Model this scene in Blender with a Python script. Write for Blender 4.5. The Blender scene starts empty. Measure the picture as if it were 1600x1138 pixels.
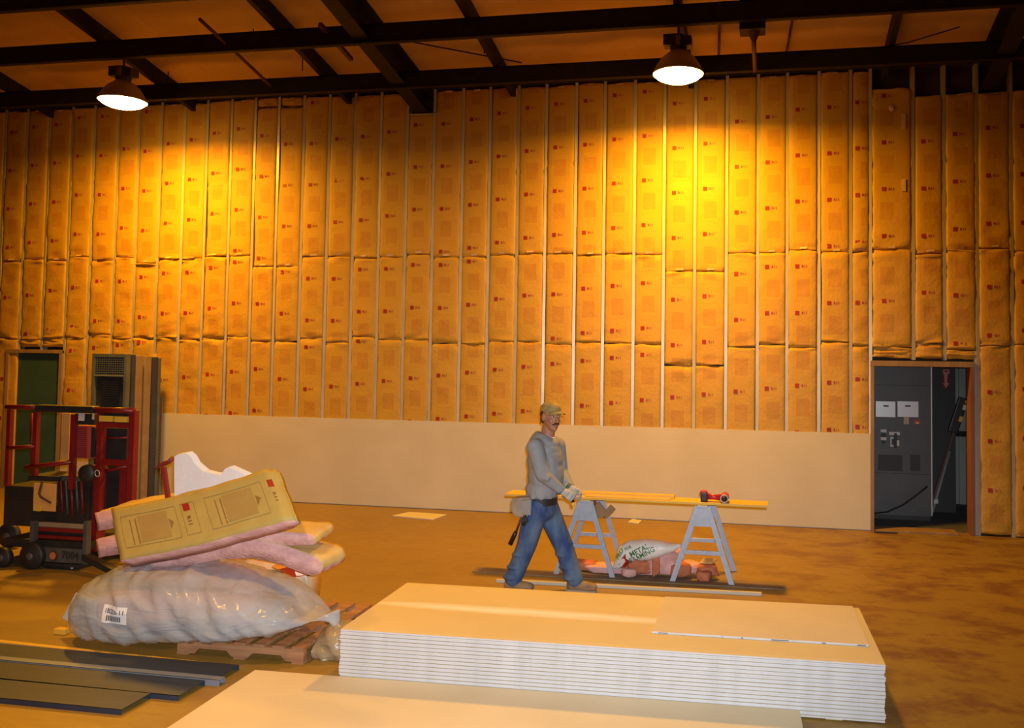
import bpy, bmesh, math, random
from mathutils import Vector, Matrix, noise
from mathutils.bvhtree import BVHTree
PI = math.pi
rnd = random.Random(7)
scene = bpy.context.scene
col = scene.collection

# ------------------------------------------------------------------ camera
# the wall of studs stands on y = 0 and the floor is z = 0; x runs along the wall
FPX, PCX, PCY = 1343.944, 945.468, 490.812
CAM = Vector((11.1777, -11.5123, 2.2673))
YAW, PITCH, ROLL = 0.1887, 0.0412, 0.0118
_f = Vector((-math.sin(YAW)*math.cos(PITCH), math.cos(YAW)*math.cos(PITCH), math.sin(PITCH)))
_r = Vector((math.cos(YAW), math.sin(YAW), 0))
_u = _r.cross(_f)
_r, _u = _r*math.cos(ROLL)+_u*math.sin(ROLL), _u*math.cos(ROLL)-_r*math.sin(ROLL)
cd = bpy.data.cameras.new('camera')
cam = bpy.data.objects.new('camera', cd); col.objects.link(cam)
M = Matrix((_r, _u, -_f)).transposed().to_4x4(); M.translation = CAM
cam.matrix_world = M
cd.sensor_fit = 'HORIZONTAL'; cd.sensor_width = 36.0; cd.lens = FPX/1600*36
cd.shift_x = (800-PCX)/1600; cd.shift_y = (PCY-569)/1600
cd.clip_end = 200
scene.camera = cam

# ------------------------------------------------------------------ world, flash, exposure
LAMP_COL = (1.0, 0.43, 0.004)
LAMP_W = 330.0
FLASH_W = 1700.0
wd = bpy.data.worlds.new('World'); scene.world = wd; wd.use_nodes = True
bg = wd.node_tree.nodes['Background']
bg.inputs[0].default_value = (1.0, 0.21, 0.12, 1); bg.inputs[1].default_value = 0.085
vs = scene.view_settings
scene.display_settings.display_device = 'sRGB'
vs.view_transform = 'Standard'; vs.look = 'None'; vs.exposure = 0.0; vs.gamma = 1.0
vs.use_curve_mapping = False
try:
    scene.cycles.use_denoising = True
    scene.cycles.max_bounces = 8
    scene.cycles.transparent_max_bounces = 12
    scene.cycles.sample_clamp_indirect = 6.0
    scene.cycles.caustics_reflective = False
    scene.cycles.caustics_refractive = False
except Exception:
    pass
fl = bpy.data.lights.new('camera_flash', 'SPOT'); fl.energy = FLASH_W; fl.color = (0.97, 0.98, 1.0); fl.shadow_soft_size = 0.03
fl.spot_size = math.radians(62); fl.spot_blend = 1.0
flo = bpy.data.objects.new('camera_flash', fl); col.objects.link(flo)
flo.location = CAM + _u*0.09 + _r*0.05 - _f*0.02
_aim = (_f + _r*((800-PCX)/FPX) - _u*((900-PCY)/FPX)).normalized()      # the flash head points a little low and left
flo.scale = (1.45, 1.0, 1.0)                # its beam is wider than tall
flo.rotation_euler = _aim.to_track_quat('-Z', 'Y').to_euler()

# ------------------------------------------------------------------ helpers
def ray(x, y): return _f + _r*((x-PCX)/FPX) - _u*((y-PCY)/FPX)
def at(x, y, Y):
    """point seen at photo position x, y that stands on the vertical plane y = Y"""
    d = ray(x, y); return CAM + d*((Y-CAM.y)/d.y)
def on(x, y, z=0.0):
    """point seen at photo position x, y that lies at height z"""
    d = ray(x, y); return CAM + d*((z-CAM.z)/d.z)

def wloc(o):
    t = Vector((0,0,0))
    while o is not None: t = t + o.location; o = o.parent
    return t
class MB:
    def __init__(s): s.v = []; s.f = []; s.m = []; s.uv = None
    def add(s, vs, fs, m=0):
        o = len(s.v); s.v += [Vector(p) for p in vs]
        for f in fs: s.f.append([i+o for i in f]); s.m.append(m)
        return s
    def box(s, a, b, m=0, rot=None, c=None):
        x0, y0, z0 = a; x1, y1, z1 = b
        P = [Vector(p) for p in ((x0,y0,z0),(x1,y0,z0),(x1,y1,z0),(x0,y1,z0),(x0,y0,z1),(x1,y0,z1),(x1,y1,z1),(x0,y1,z1))]
        if rot is not None:
            cc = Vector(c) if c is not None else (Vector(a)+Vector(b))/2
            P = [cc + rot @ (p-cc) for p in P]
        return s.add(P, [(0,3,2,1),(4,5,6,7),(0,1,5,4),(1,2,6,5),(2,3,7,6),(3,0,4,7)], m)
    def beam(s, p0, p1, w, h, m=0, up=(0,0,1), bev=0.0):
        """square bar from p0 to p1, w across, h along up"""
        p0 = Vector(p0); p1 = Vector(p1); d = (p1-p0).normalized(); up = Vector(up)
        side = d.cross(up)
        if side.length < 1e-4: side = d.cross(Vector((0,1,0)))
        side.normalize(); up = side.cross(d).normalized()
        P = []
        for p in (p0, p1):
            for a, b in ((-1,-1),(1,-1),(1,1),(-1,1)): P.append(p+side*(a*w/2)+up*(b*h/2))
        return s.add(P, [(0,3,2,1),(4,5,6,7),(0,1,5,4),(1,2,6,5),(2,3,7,6),(3,0,4,7)], m)
    def tube(s, pts, r, n=8, m=0, cap=True):
        pts = [Vector(p) for p in pts]
        rs = r if isinstance(r, (list, tuple)) else [r]*len(pts)
        base = len(s.v); prev = None
        for i, p in enumerate(pts):
            d = (pts[min(i+1, len(pts)-1)]-pts[max(i-1, 0)]).normalized()
            if prev is None:
                a = d.cross(Vector((0,0,1)))
                if a.length < 1e-3: a = d.cross(Vector((0,1,0)))
            else: a = prev - d*prev.dot(d)
            a.normalize(); prev = a; b = d.cross(a)
            for k in range(n):
                t = 2*PI*k/n; s.v.append(p + (a*math.cos(t)+b*math.sin(t))*rs[i])
        for i in range(len(pts)-1):
            for k in range(n):
                k2 = (k+1) % n
                s.f.append([base+i*n+k, base+i*n+k2, base+(i+1)*n+k2, base+(i+1)*n+k]); s.m.append(m)
        if cap:
            s.f.append([base+k for k in range(n)][::-1]); s.m.append(m)
            e = base+(len(pts)-1)*n; s.f.append([e+k for k in range(n)]); s.m.append(m)
        return s
    def lathe(s, prof, o, n=24, m=0, axis=(0,0,1)):
        """profile of (radius, height) pairs turned about an axis through o"""
        o = Vector(o); ax = Vector(axis).normalized()
        a = ax.cross(Vector((0,0,1)))
        if a.length < 1e-3: a = Vector((1,0,0))
        a.normalize(); b = ax.cross(a)
        base = len(s.v)
        for r, h in prof:
            for k in range(n):
                t = 2*PI*k/n; s.v.append(o + ax*h + (a*math.cos(t)+b*math.sin(t))*r)
        for i in range(len(prof)-1):
            for k in range(n):
                k2 = (k+1) % n
                s.f.append([base+i*n+k, base+i*n+k2, base+(i+1)*n+k2, base+(i+1)*n+k]); s.m.append(m)
        return s
    def slab(s, poly, off, m=0, medge=None):
        """polygon (list of points) thickened by the vector off"""
        poly = [Vector(p) for p in poly]; off = Vector(off); n = len(poly)
        o = len(s.v); s.v += poly + [p+off for p in poly]
        s.f.append([o+i for i in range(n)]); s.m.append(m)
        s.f.append([o+n+i for i in range(n)][::-1]); s.m.append(m)
        for i in range(n):
            j = (i+1) % n
            s.f.append([o+i, o+n+i, o+n+j, o+j]); s.m.append(m if medge is None else medge)
        return s
    def ell(s, c, r, rot=None, n=16, k=10, m=0):
        c = Vector(c); base = len(s.v)
        for i in range(k+1):
            ph = -PI/2 + PI*i/k
            for j in range(n):
                t = 2*PI*j/n
                p = Vector((r[0]*math.cos(ph)*math.cos(t), r[1]*math.cos(ph)*math.sin(t), r[2]*math.sin(ph)))
                s.v.append(c + (rot @ p if rot is not None else p))
        for i in range(k):
            for j in range(n):
                j2 = (j+1) % n
                s.f.append([base+i*n+j, base+i*n+j2, base+(i+1)*n+j2, base+(i+1)*n+j]); s.m.append(m)
        return s
    def capsule(s, p0, p1, r0, r1, n=14, m=0):
        p0 = Vector(p0); p1 = Vector(p1); d = (p1-p0); L = d.length; d.normalize()
        pts = []; rs = []
        for i in range(5):
            t = -PI/2 + PI/2*i/4; pts.append(p0 + d*(r0*math.sin(t))); rs.append(max(r0*math.cos(t), 1e-4))
        for i in range(5):
            t = PI/2*i/4; pts.append(p1 + d*(r1*math.sin(t))); rs.append(max(r1*math.cos(t), 1e-4))
        return s.tube(pts, rs, n, m)
    def build(s, name, mats, parent=None, smooth=False, uvs=None, bevel=0.0):
        me = bpy.data.meshes.new(name)
        off = wloc(parent)
        me.from_pydata([tuple(p-off) for p in s.v], [], s.f)
        if not isinstance(mats, (list, tuple)): mats = [mats]
        for mt in mats: me.materials.append(mt)
        me.polygons.foreach_set('material_index', s.m)
        if uvs is not None:
            ul = me.uv_layers.new(name='UVMap')
            for lp in me.loops: ul.data[lp.index].uv = uvs[lp.vertex_index]
        me.validate()
        bm = bmesh.new(); bm.from_mesh(me)
        if s.v and uvs is None: bmesh.ops.remove_doubles(bm, verts=bm.verts, dist=1e-5)
        bmesh.ops.recalc_face_normals(bm, faces=bm.faces)
        if bevel > 0:
            ed = [e for e in bm.edges if len(e.link_faces) == 2 and e.calc_face_angle(0) > 0.6]
            bmesh.ops.bevel(bm, geom=ed, offset=bevel, segments=2, affect='EDGES', profile=0.6)
        bm.to_mesh(me); bm.free()
        if smooth: me.polygons.foreach_set('use_smooth', [True]*len(me.polygons))
        ob = bpy.data.objects.new(name, me); col.objects.link(ob)
        if parent is not None: ob.parent = parent
        return ob

def tag(o, label=None, cat=None, group=None, kind=None):
    if label: o['label'] = label
    if cat: o['category'] = cat
    if group: o['group'] = group
    if kind: o['kind'] = kind
    return o
def thing(name, loc, label, cat, group=None):
    o = bpy.data.objects.new(name, None); col.objects.link(o); o.location = loc
    o.empty_display_size = 0.1
    o.matrix_world = Matrix.Translation(Vector(loc))
    return tag(o, label, cat, group)
def struct(name, loc=(0,0,0)):
    o = bpy.data.objects.new(name, None); col.objects.link(o); o.location = loc
    o.matrix_world = Matrix.Translation(Vector(loc)); o['kind'] = 'structure'
    return o
def copy_tree(o, parent=None):
    c = o.copy(); col.objects.link(c)
    if parent is not None: c.parent = parent
    for ch in list(o.children): copy_tree(ch, c)
    return c

def remesh(mb, name, mats, parent, voxel=0.008, smooth_it=4, colour=None):
    """fuse the overlapping pieces of mb into one continuous skin"""
    ob = mb.build(name+'_raw', mats, None)
    md = ob.modifiers.new('r', 'REMESH'); md.mode = 'VOXEL'; md.voxel_size = voxel
    sm = ob.modifiers.new('s', 'SMOOTH'); sm.iterations = smooth_it; sm.factor = 0.5
    dg = bpy.context.evaluated_depsgraph_get(); dg.update()
    me = bpy.data.meshes.new_from_object(ob.evaluated_get(dg))
    bpy.data.objects.remove(ob)
    off = wloc(parent)
    me.transform(Matrix.Translation(-off)); me.name = name
    me.materials.clear()
    for mt in (mats if isinstance(mats, (list, tuple)) else [mats]): me.materials.append(mt)
    me.polygons.foreach_set('use_smooth', [True]*len(me.polygons))
    me.polygons.foreach_set('material_index', [0]*len(me.polygons))
    o2 = bpy.data.objects.new(name, me); col.objects.link(o2)
    if parent is not None: o2.parent = parent
    return o2

_gl = {}
def glyphs(txt, bold=True):
    """flat letter faces, capital height 1, centred on the origin -> (points, faces, width)"""
    if txt in _gl: return _gl[txt]
    c = bpy.data.curves.new('t', 'FONT'); c.body = txt; c.resolution_u = 2; c.fill_mode = 'FRONT'
    if bold: c.offset = 0.02
    ob = bpy.data.objects.new('t', c); col.objects.link(ob)
    dg = bpy.context.evaluated_depsgraph_get(); dg.update()
    me = bpy.data.meshes.new_from_object(ob.evaluated_get(dg))
    V = [v.co.copy() for v in me.vertices]; F = [list(p.vertices) for p in me.polygons]
    x0 = min(p.x for p in V); x1 = max(p.x for p in V); y0 = min(p.y for p in V); y1 = max(p.y for p in V)
    h = y1-y0
    V = [((p.x-(x0+x1)/2)/h, (p.y-(y0+y1)/2)/h) for p in V]
    bpy.data.objects.remove(ob); bpy.data.curves.remove(c); bpy.data.meshes.remove(me)
    _gl[txt] = (V, F, (x1-x0)/h); return _gl[txt]

# ------------------------------------------------------------------ materials
def nn(nt, t, **kw):
    n = nt.nodes.new(t)
    for k, v in kw.items(): setattr(n, k, v)
    return n
def mat(name, c, rough=0.7, metal=0.0, c2=None, scale=6.0, detail=4.0, bump=0.0, bscale=40.0, stretch=(1,1,1), lo=0.35, hi=0.65, spec=0.5, coord='Object'):
    m = bpy.data.materials.new(name); m.use_nodes = True; nt = m.node_tree
    b = nt.nodes['Principled BSDF']
    b.inputs['Base Color'].default_value = (*c, 1); b.inputs['Roughness'].default_value = rough; b.inputs['Metallic'].default_value = metal
    b.inputs['Specular IOR Level'].default_value = spec
    tc = nn(nt, 'ShaderNodeTexCoord'); mp = nn(nt, 'ShaderNodeMapping'); mp.inputs['Scale'].default_value = stretch
    nt.links.new(tc.outputs[coord], mp.inputs[0])
    if c2 is not None:
        t = nn(nt, 'ShaderNodeTexNoise'); t.inputs['Scale'].default_value = scale; t.inputs['Detail'].default_value = detail
        nt.links.new(mp.outputs[0], t.inputs['Vector'])
        r = nn(nt, 'ShaderNodeValToRGB'); r.color_ramp.elements[0].position = lo; r.color_ramp.elements[1].position = hi
        r.color_ramp.elements[0].color = (*c, 1); r.color_ramp.elements[1].color = (*c2, 1)
        nt.links.new(t.outputs[0], r.inputs[0]); nt.links.new(r.outputs[0], b.inputs['Base Color'])
    if bump > 0:
        t2 = nn(nt, 'ShaderNodeTexNoise'); t2.inputs['Scale'].default_value = bscale; t2.inputs['Detail'].default_value = 4
        nt.links.new(mp.outputs[0], t2.inputs['Vector'])
        bp = nn(nt, 'ShaderNodeBump'); bp.inputs['Strength'].default_value = bump; bp.inputs['Distance'].default_value = 0.02
        nt.links.new(t2.outputs[0], bp.inputs['Height']); nt.links.new(bp.outputs[0], b.inputs['Normal'])
    return m
def math2(nt, op, a, b=None, c=None):
    n = nn(nt, 'ShaderNodeMath', operation=op)
    for i, x in enumerate((a, b, c)):
        if x is None: continue
        if isinstance(x, (int, float)): n.inputs[i].default_value = x
        else: nt.links.new(x, n.inputs[i])
    return n.outputs[0]
def band(nt, v, a, b):
    return math2(nt, 'MULTIPLY', math2(nt, 'GREATER_THAN', v, a), math2(nt, 'LESS_THAN', v, b))
def mixc(nt, fac, a, b):
    n = nn(nt, 'ShaderNodeMix', data_type='RGBA')
    for i, x in ((0, fac), (6, a), (7, b)):
        if isinstance(x, (int, float)): n.inputs[i].default_value = x
        elif isinstance(x, tuple): n.inputs[i].default_value = (*x, 1)
        else: nt.links.new(x, n.inputs[i])
    return n.outputs[2]

def kraft_print(name, base, ink):
    """brown facing paper with pale printed panels; uv in metres, u across the batt, v along it"""
    m = mat(name, base, 0.62, bump=0.25, bscale=25)
    nt = m.node_tree; b = nt.nodes['Principled BSDF']
    uv = nn(nt, 'ShaderNodeUVMap'); sp = nn(nt, 'ShaderNodeSeparateXYZ'); nt.links.new(uv.outputs[0], sp.inputs[0])
    U, V = sp.outputs[0], sp.outputs[1]
    fv = math2(nt, 'FRACT', math2(nt, 'DIVIDE', V, 0.61)); fv = math2(nt, 'MULTIPLY', fv, 0.61)
    box = math2(nt, 'MULTIPLY', band(nt, fv, 0.12, 0.48), band(nt, U, 0.06, 0.31))
    inn = math2(nt, 'MULTIPLY', band(nt, fv, 0.126, 0.474), band(nt, U, 0.066, 0.304))
    line = math2(nt, 'SUBTRACT', box, inn)
    blk = math2(nt, 'MULTIPLY', band(nt, fv, 0.17, 0.40), band(nt, U, 0.10, 0.27))
    st = math2(nt, 'SINE', math2(nt, 'MULTIPLY', V, 480.0))
    st = math2(nt, 'MULTIPLY_ADD', st, 0.14, 0.30)
    nz = nn(nt, 'ShaderNodeTexNoise'); nz.inputs['Scale'].default_value = 9; nt.links.new(uv.outputs[0], nz.inputs['Vector'])
    st = math2(nt, 'MULTIPLY', st, math2(nt, 'MULTIPLY_ADD', nz.outputs[0], 1.4, 0.25))
    fac = math2(nt, 'MAXIMUM', math2(nt, 'MULTIPLY', line, 0.16), math2(nt, 'MULTIPLY', blk, st))
    n2 = nn(nt, 'ShaderNodeTexNoise'); n2.inputs['Scale'].default_value = 3.0; n2.inputs['Detail'].default_value = 3
    nt.links.new(uv.outputs[0], n2.inputs['Vector'])
    dark = tuple(x*0.80 for x in base)
    c0 = mixc(nt, n2.outputs[0], base, dark)
    nt.links.new(mixc(nt, fac, c0, ink), b.inputs['Base Color'])
    return m

KR = kraft_print('kraft_facing', (0.62, 0.355, 0.035), (0.38, 0.10, 0.02))
KRP = mat('kraft_plain', (0.60, 0.45, 0.17), 0.6, c2=(0.52, 0.36, 0.14), scale=5, bump=0.2, bscale=14)
RED = mat('red_print', (0.33, 0.016, 0.010), 0.6)
TAB = mat('pale_tab', (0.75, 0.55, 0.40), 0.7, c2=(0.6, 0.42, 0.28), scale=30)
PINK = mat('pink_fibreglass', (0.70, 0.42, 0.40), 0.95, c2=(0.56, 0.31, 0.29), scale=9, bump=0.35, bscale=34, stretch=(1,1,2), spec=0.1)
GALV = mat('galvanised_steel', (0.56, 0.53, 0.47), 0.38, 0.12, c2=(0.46, 0.44, 0.38), scale=8, stretch=(1,1,0.3))
GYP = mat('drywall_face', (0.66, 0.585, 0.40), 0.75, c2=(0.61, 0.54, 0.36), scale=1.6, bump=0.04, bscale=60)
GYPE = mat('drywall_edge', (0.54, 0.56, 0.60), 0.8, c2=(0.47, 0.49, 0.53), scale=9)
DARK = mat('dark_sheathing', (0.05, 0.035, 0.025), 0.9, c2=(0.03, 0.02, 0.015), scale=4)
STEEL = mat('black_painted_steel', (0.016, 0.013, 0.012), 0.65, c2=(0.022, 0.016, 0.014), scale=7, spec=0.25)
PIPE = mat('rusty_pipe', (0.10, 0.035, 0.02), 0.6, c2=(0.07, 0.025, 0.015), scale=12)
VINYL = mat('roof_vinyl', (0.66, 0.46, 0.36), 0.55, c2=(0.58, 0.39, 0.30), scale=1.3, bump=0.1, bscale=5)
WOOD = mat('framing_wood', (0.34, 0.22, 0.11), 0.75, c2=(0.25, 0.15, 0.07), scale=6, stretch=(1,1,0.15), bump=0.15)
WOODR = mat('red_brown_wood', (0.26, 0.11, 0.06), 0.75, c2=(0.18, 0.07, 0.04), scale=5, stretch=(1,1,0.2), bump=0.1)
ALU = mat('aluminium', (0.40, 0.46, 0.56), 0.45, 0.25, c2=(0.35, 0.41, 0.50), scale=20)
# ------------------------------------------------------------------ floor
def floor_mat():
    m = mat('worn_floor', (0.42, 0.29, 0.15), 0.62); nt = m.node_tree; b = nt.nodes['Principled BSDF']
    tc = nn(nt, 'ShaderNodeTexCoord')
    def nz(sc, st, det, ro=0.6):
        mp = nn(nt, 'ShaderNodeMapping'); mp.inputs['Scale'].default_value = st; nt.links.new(tc.outputs['Object'], mp.inputs[0])
        t = nn(nt, 'ShaderNodeTexNoise'); t.inputs['Scale'].default_value = sc; t.inputs['Detail'].default_value = det; t.inputs['Roughness'].default_value = ro
        nt.links.new(mp.outputs[0], t.inputs['Vector']); return t.outputs[0]
    def ramp(v, a, b_):
        r = nn(nt, 'ShaderNodeMapRange'); r.inputs[1].default_value = a; r.inputs[2].default_value = b_; nt.links.new(v, r.inputs[0]); return r.outputs[0]
    big = ramp(nz(0.45, (1,1.3,1), 3), 0.40, 0.62)
    blot = ramp(nz(2.1, (0.9,1.4,1), 9, 0.70), 0.47, 0.60)
    fine = ramp(nz(9.0, (0.6,1.6,1), 6, 0.7), 0.45, 0.75)
    sp = nn(nt, 'ShaderNodeSeparateXYZ'); nt.links.new(tc.outputs['Object'], sp.inputs[0])
    worn = ramp(sp.outputs[0], 9.8, 12.4)              # the floor by the doorway is far more stained
    amt = math2(nt, 'MULTIPLY_ADD', worn, 0.80, 0.18)
    c = mixc(nt, math2(nt, 'MULTIPLY', big, 0.35), (0.29, 0.19, 0.035), (0.24, 0.15, 0.028))
    c = mixc(nt, math2(nt, 'MULTIPLY', blot, amt), c, (0.165, 0.075, 0.03))
    c = mixc(nt, math2(nt, 'MULTIPLY', fine, math2(nt, 'MULTIPLY', amt, 0.5)), c, (0.22, 0.12, 0.04))
    lt = ramp(nz(3.1, (0.35,2.2,1), 6, 0.62), 0.60, 0.74)
    c = mixc(nt, math2(nt, 'MULTIPLY', lt, 0.30), c, (0.40, 0.28, 0.09))
    nt.links.new(c, b.inputs['Base Color'])
    rg = math2(nt, 'MULTIPLY_ADD', fine, 0.2, 0.5); nt.links.new(rg, b.inputs['Roughness'])
    bp = nn(nt, 'ShaderNodeBump'); bp.inputs['Strength'].default_value = 0.08; bp.inputs['Distance'].default_value = 0.02
    nt.links.new(fine, bp.inputs['Height']); nt.links.new(bp.outputs[0], b.inputs['Normal'])
    return m
FLOOR = floor_mat()
o = MB().box((-6,-17,-0.1), (20,2.6,0.0)).build('floor', FLOOR); o['kind'] = 'structure'

o = MB().box((-6.1,-17,0), (-6.0,0.1,9.8)).build('wall_left', DARK); o['kind'] = 'structure'
o = MB().box((20.0,-17,0), (20.1,0.1,9.8)).build('wall_right', DARK); o['kind'] = 'structure'

# ------------------------------------------------------------------ back wall: studs, batts, drywall
wall = struct('wall_back')
mb = MB()
mb.box((-6,0.10,0), (12.42,0.16,6.3)); mb.box((13.72,0.10,0), (20,0.16,6.3)); mb.box((12.42,0.10,2.13), (13.72,0.16,6.3))
mb.build('sheathing', DARK, wall)
XS397 = [70,105.5,141,179,211,246,282.5,318,356,393,430,470,510,550.5,591,632.5,675,720,762.5,807,851,898,943,990.5,1037,1085.5,1135,1184,1230,1279.5,1329.5,None,1427.5,1476,1527.5]
SX = [at(x,397,0).x if x else None for x in XS397]
SX[31] = at(1360,397,0).x
NL = 9
STUDS = [SX[0]-0.4064*k for k in range(NL,0,-1)] + SX + [SX[-1]+0.4064*k for k in range(1,8)]
SW = 0.041
def top_of(x):
    if x > 13.0: return 5.60
    if x > 12.35: return 5.72
    return 5.95
def stud(x, z0, z1, twist=0.0):
    mb = MB()
    mb.box((x-SW/2,0,z0), (x+SW/2,0.0016,z1))                      # face
    mb.box((x-SW/2,0.0016,z0), (x-SW/2+0.0016,0.092,z1))            # web
    mb.box((x-SW/2,0.090,z0), (x+SW/2,0.092,z1))                    # back flange
    mb.box((x+SW/2-0.0016,0.0016,z0), (x+SW/2,0.012,z1))            # lip
    if twist:
        c_, s_ = math.cos(twist), math.sin(twist)
        mb.v = [Vector((x+(p.x-x)*c_-p.y*s_, (p.x-x)*s_+p.y*c_, p.z)) for p in mb.v]
    return mb.build('stud', GALV, wall)
D1L, D1R = -0.50, 0.41          # green door opening
D2L, D2R = 12.50, 13.66         # doorway to the electrical room
for x in STUDS:
    z0 = 0.0
    if D1L-0.02 < x < D1R+0.02: z0 = 2.16
    if D2L+0.05 < x < D2R-0.02: z0 = 2.18
    k_ = STUDS.index(x)-NL
    tw = math.atan((11.23-x)/11.5)*rnd.uniform(0.96,1.04) if 20 <= k_ <= 24 else rnd.choice((-1,1))*rnd.uniform(0.08,0.14)
    stud(x, z0, 5.97, tw)
stud(13.735, 0.0, 2.3)
mb = MB(); mb.box((-6,-0.002,5.965), (20,0.094,6.0)); mb.build('top_track', DARK, wall)  # galvanised track given a dark colour, the shade under the roof painted in
mb = MB(); mb.box((-6,-0.001,0.0), (D1L-0.05,0.094,0.012)); mb.box((D1R+0.05,-0.001,0.0), (D2L-0.05,0.094,0.012)); mb.build('bottom_track', GALV, wall)

def batt(x0, x1, z0, z1, seed, wave=1.0, gapl=0.0, gapr=0.0, crease=None, tabs=(0,1), mirror=False):
    W, H = x1-x0, z1-z0
    nu = 8; nm = max(6, int(H/0.06))
    vl = [0.0, 0.012, 0.028] + [0.05+(H-0.10)*j/nm for j in range(nm+1)] + [H-0.028, H-0.012, H]
    nv = len(vl)-1
    def surf(u, v):
        e = min(u, W-u); d = min(v, H-v)
        y = 0.004 - 0.015*(1-math.exp(-max(e,0)/0.03)) + 0.022*math.exp(-max(d,0)/0.014)
        X, Z = x0+u, z0+v
        y += 0.009*wave*noise.noise((X*3.1, Z*2.2, seed)) + 0.007*wave*noise.noise((X*6, Z*11, seed+9))
        y += 0.030*wave*math.exp(-d/0.10)*noise.noise((X*5, Z*36, seed+3))
        if crease is not None: y += 0.012*math.exp(-((Z-crease-0.02*noise.noise((X*4,seed,0)))/0.018)**2) - 0.006*math.exp(-((Z-crease+0.05)/0.03)**2)
        if Z < 1.26 and 0.45 < X < 12.46: y = max(y, -0.010)      # pressed back by the drywall
        return y
    mb = MB(); uv = []
    ph = seed*0.137 % 0.61
    for j in range(nv+1):
        v = vl[j]
        l = gapl*max(0.0, 0.35+0.9*noise.noise((seed,(z0+v)*0.9,1.0)))
        r = gapr*max(0.0, 0.35+0.9*noise.noise((seed+5,(z0+v)*0.9,2.0)))
        ee = 0.008*max(0.0, 1-min(v,H-v)/0.03)
        for i in range(nu+1):
            t = i/nu; t = 0.5-0.5*math.cos(PI*t)*0.6-0.2*(1-2*t) if True else t
            u = l+ee + (W-l-r-2*ee)*t
            zz = z0+v + (0.018*noise.noise((x0*3+u*6, seed, 4.0)) if j in (0, nv) else 0)
            mb.v.append(Vector((x0+u, surf(u, v), zz))); uv.append((u+0.0, v+ph))
    n = nu+1
    for j in range(nv):
        for i in range(nu): mb.f.append([j*n+i, j*n+i+1, (j+1)*n+i+1, (j+1)*n+i]); mb.m.append(0)
    # the turned-back rim, so the facing has depth
    rim = [i for i in range(n)] + [j*n+nu for j in range(1,nv+1)] + [nv*n+i for i in range(nu-1,-1,-1)] + [j*n for j in range(nv-1,0,-1)]
    b0 = len(mb.v)
    for i in rim: p = mb.v[i]; mb.v.append(Vector((p.x, 0.085, p.z))); uv.append(uv[i])
    for k in range(len(rim)):
        k2 = (k+1) % len(rim); mb.f.append([rim[k], b0+k, b0+k2, rim[k2]]); mb.m.append(0)
    def decal(V, F, m, off):
        b = len(mb.v)
        for (u, v) in V: mb.v.append(Vector((x0+u, surf(u, v)-off, z0+v))); uv.append((0,0))
        for f in F: mb.f.append([b+i for i in f]); mb.m.append(m)
    # red mark and R11 once every 61 cm
    k = 0
    while True:
        v = 0.60 - ph + 0.61*k - 0.03; k += 1
        if v > H-0.06: break
        if v < 0.06: continue
        c = W*0.30
        q = 0.027; decal([(c-q,v-q),(c,v-q),(c+q,v-q),(c+q,v+q*0.4),(c+q,v+q),(c,v+q),(c-q,v+q),(c-q,v)], [(0,1,2,3,4,5,6,7)], 1, 0.004)
        V, F, w = glyphs('R11'); s_ = 0.034
        decal([(c+0.090+a*s_, v+b*s_) for a, b in V], F, 1, 0.004)
    for t in tabs:
        vv = H-0.018 if t else 0.03
        c = W*(0.5+0.12*noise.noise((seed,t,3))); hw = 0.045+0.02*noise.noise((seed,t,8))
        decal([(c-hw,vv-0.014),(c+hw,vv-0.010),(c+hw,vv+0.014),(c-hw,vv+0.010)], [(0,1,2,3)], 2, 0.010)
    return mb.build('insulation_batt', [KR, RED, TAB], wall, smooth=True, uvs=uv)
DRY_TOP = 1.2192+0.012
k = 0
for i in range(len(STUDS)-1):
    xa, xb = STUDS[i]+SW/2, STUDS[i+1]-SW/2
    if xb-xa < 0.08: continue
    xm = (xa+xb)/2; idx = i-NL
    s1 = 3.57 + rnd.uniform(-0.03,0.03); s2 = 2.36 + rnd.uniform(-0.05,0.05)
    if idx in (24,25): s1, s2 = 3.325, 2.07
    if idx in (9,10): s1, s2 = 3.43, 2.33
    if idx in (4,): s1 -= 0.06
    bottom = 0.02
    if D1L < xm < D1R: bottom = 2.20
    if D2L < xm < D2R+0.02: bottom = 2.20
    if bottom == 0.02 and 0.45 < xm < 12.4: bottom = 0.95   # the rest is behind the drywall
    tp = top_of(xm) + rnd.uniform(-0.03,0.0)
    if idx in (9,10): tp = 5.80
    if idx == 15: tp = 5.60
    wv = 1.0 + (0.9 if xm < 3.2 else 0) + (0.7 if xm > 12.2 else 0)
    gl = 0.045 if idx in (7,8,9,10,29) else rnd.choice((0.0,0.012,0.02)); gr = rnd.choice((0.0,0.0,0.012))
    cr = 4.76+rnd.uniform(-0.09,0.12) - (0.2 if idx in (24,25) else 0)
    batt(xa, xb, s1, tp, k*1.37+0.5, wv*0.8, gl, gr, cr, (0,1) if rnd.random() < 0.8 else (0,)); k += 1
    if s2 > bottom+0.1: batt(xa, xb, s2, s1, k*1.37+0.5, wv, gl*0.8, gr, None, ()); k += 1
    else: batt(xa, xb, bottom, s1, k*1.37+0.5, wv, gl*0.8, gr, None, ()); k += 1
    if s2 > bottom+0.1: batt(xa, xb, bottom, s2, k*1.37+0.5, wv, gl*0.5, gr, None, ()); k += 1
    if idx in (9,10): batt(xa+0.02, xb-0.02, 5.83, 5.95, k*1.37, 1.0); k += 1
# gypsum sheets along the foot of the wall
xr = 12.455
for k in range(4):
    xl = max(xr-3.658, 0.50)
    MB().box((xl,-0.027,0.012), (xr,-0.0145,DRY_TOP)).build('drywall_sheet', [GYP], wall)
    xr -= 3.658
    if xr < 0.6: break
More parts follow.
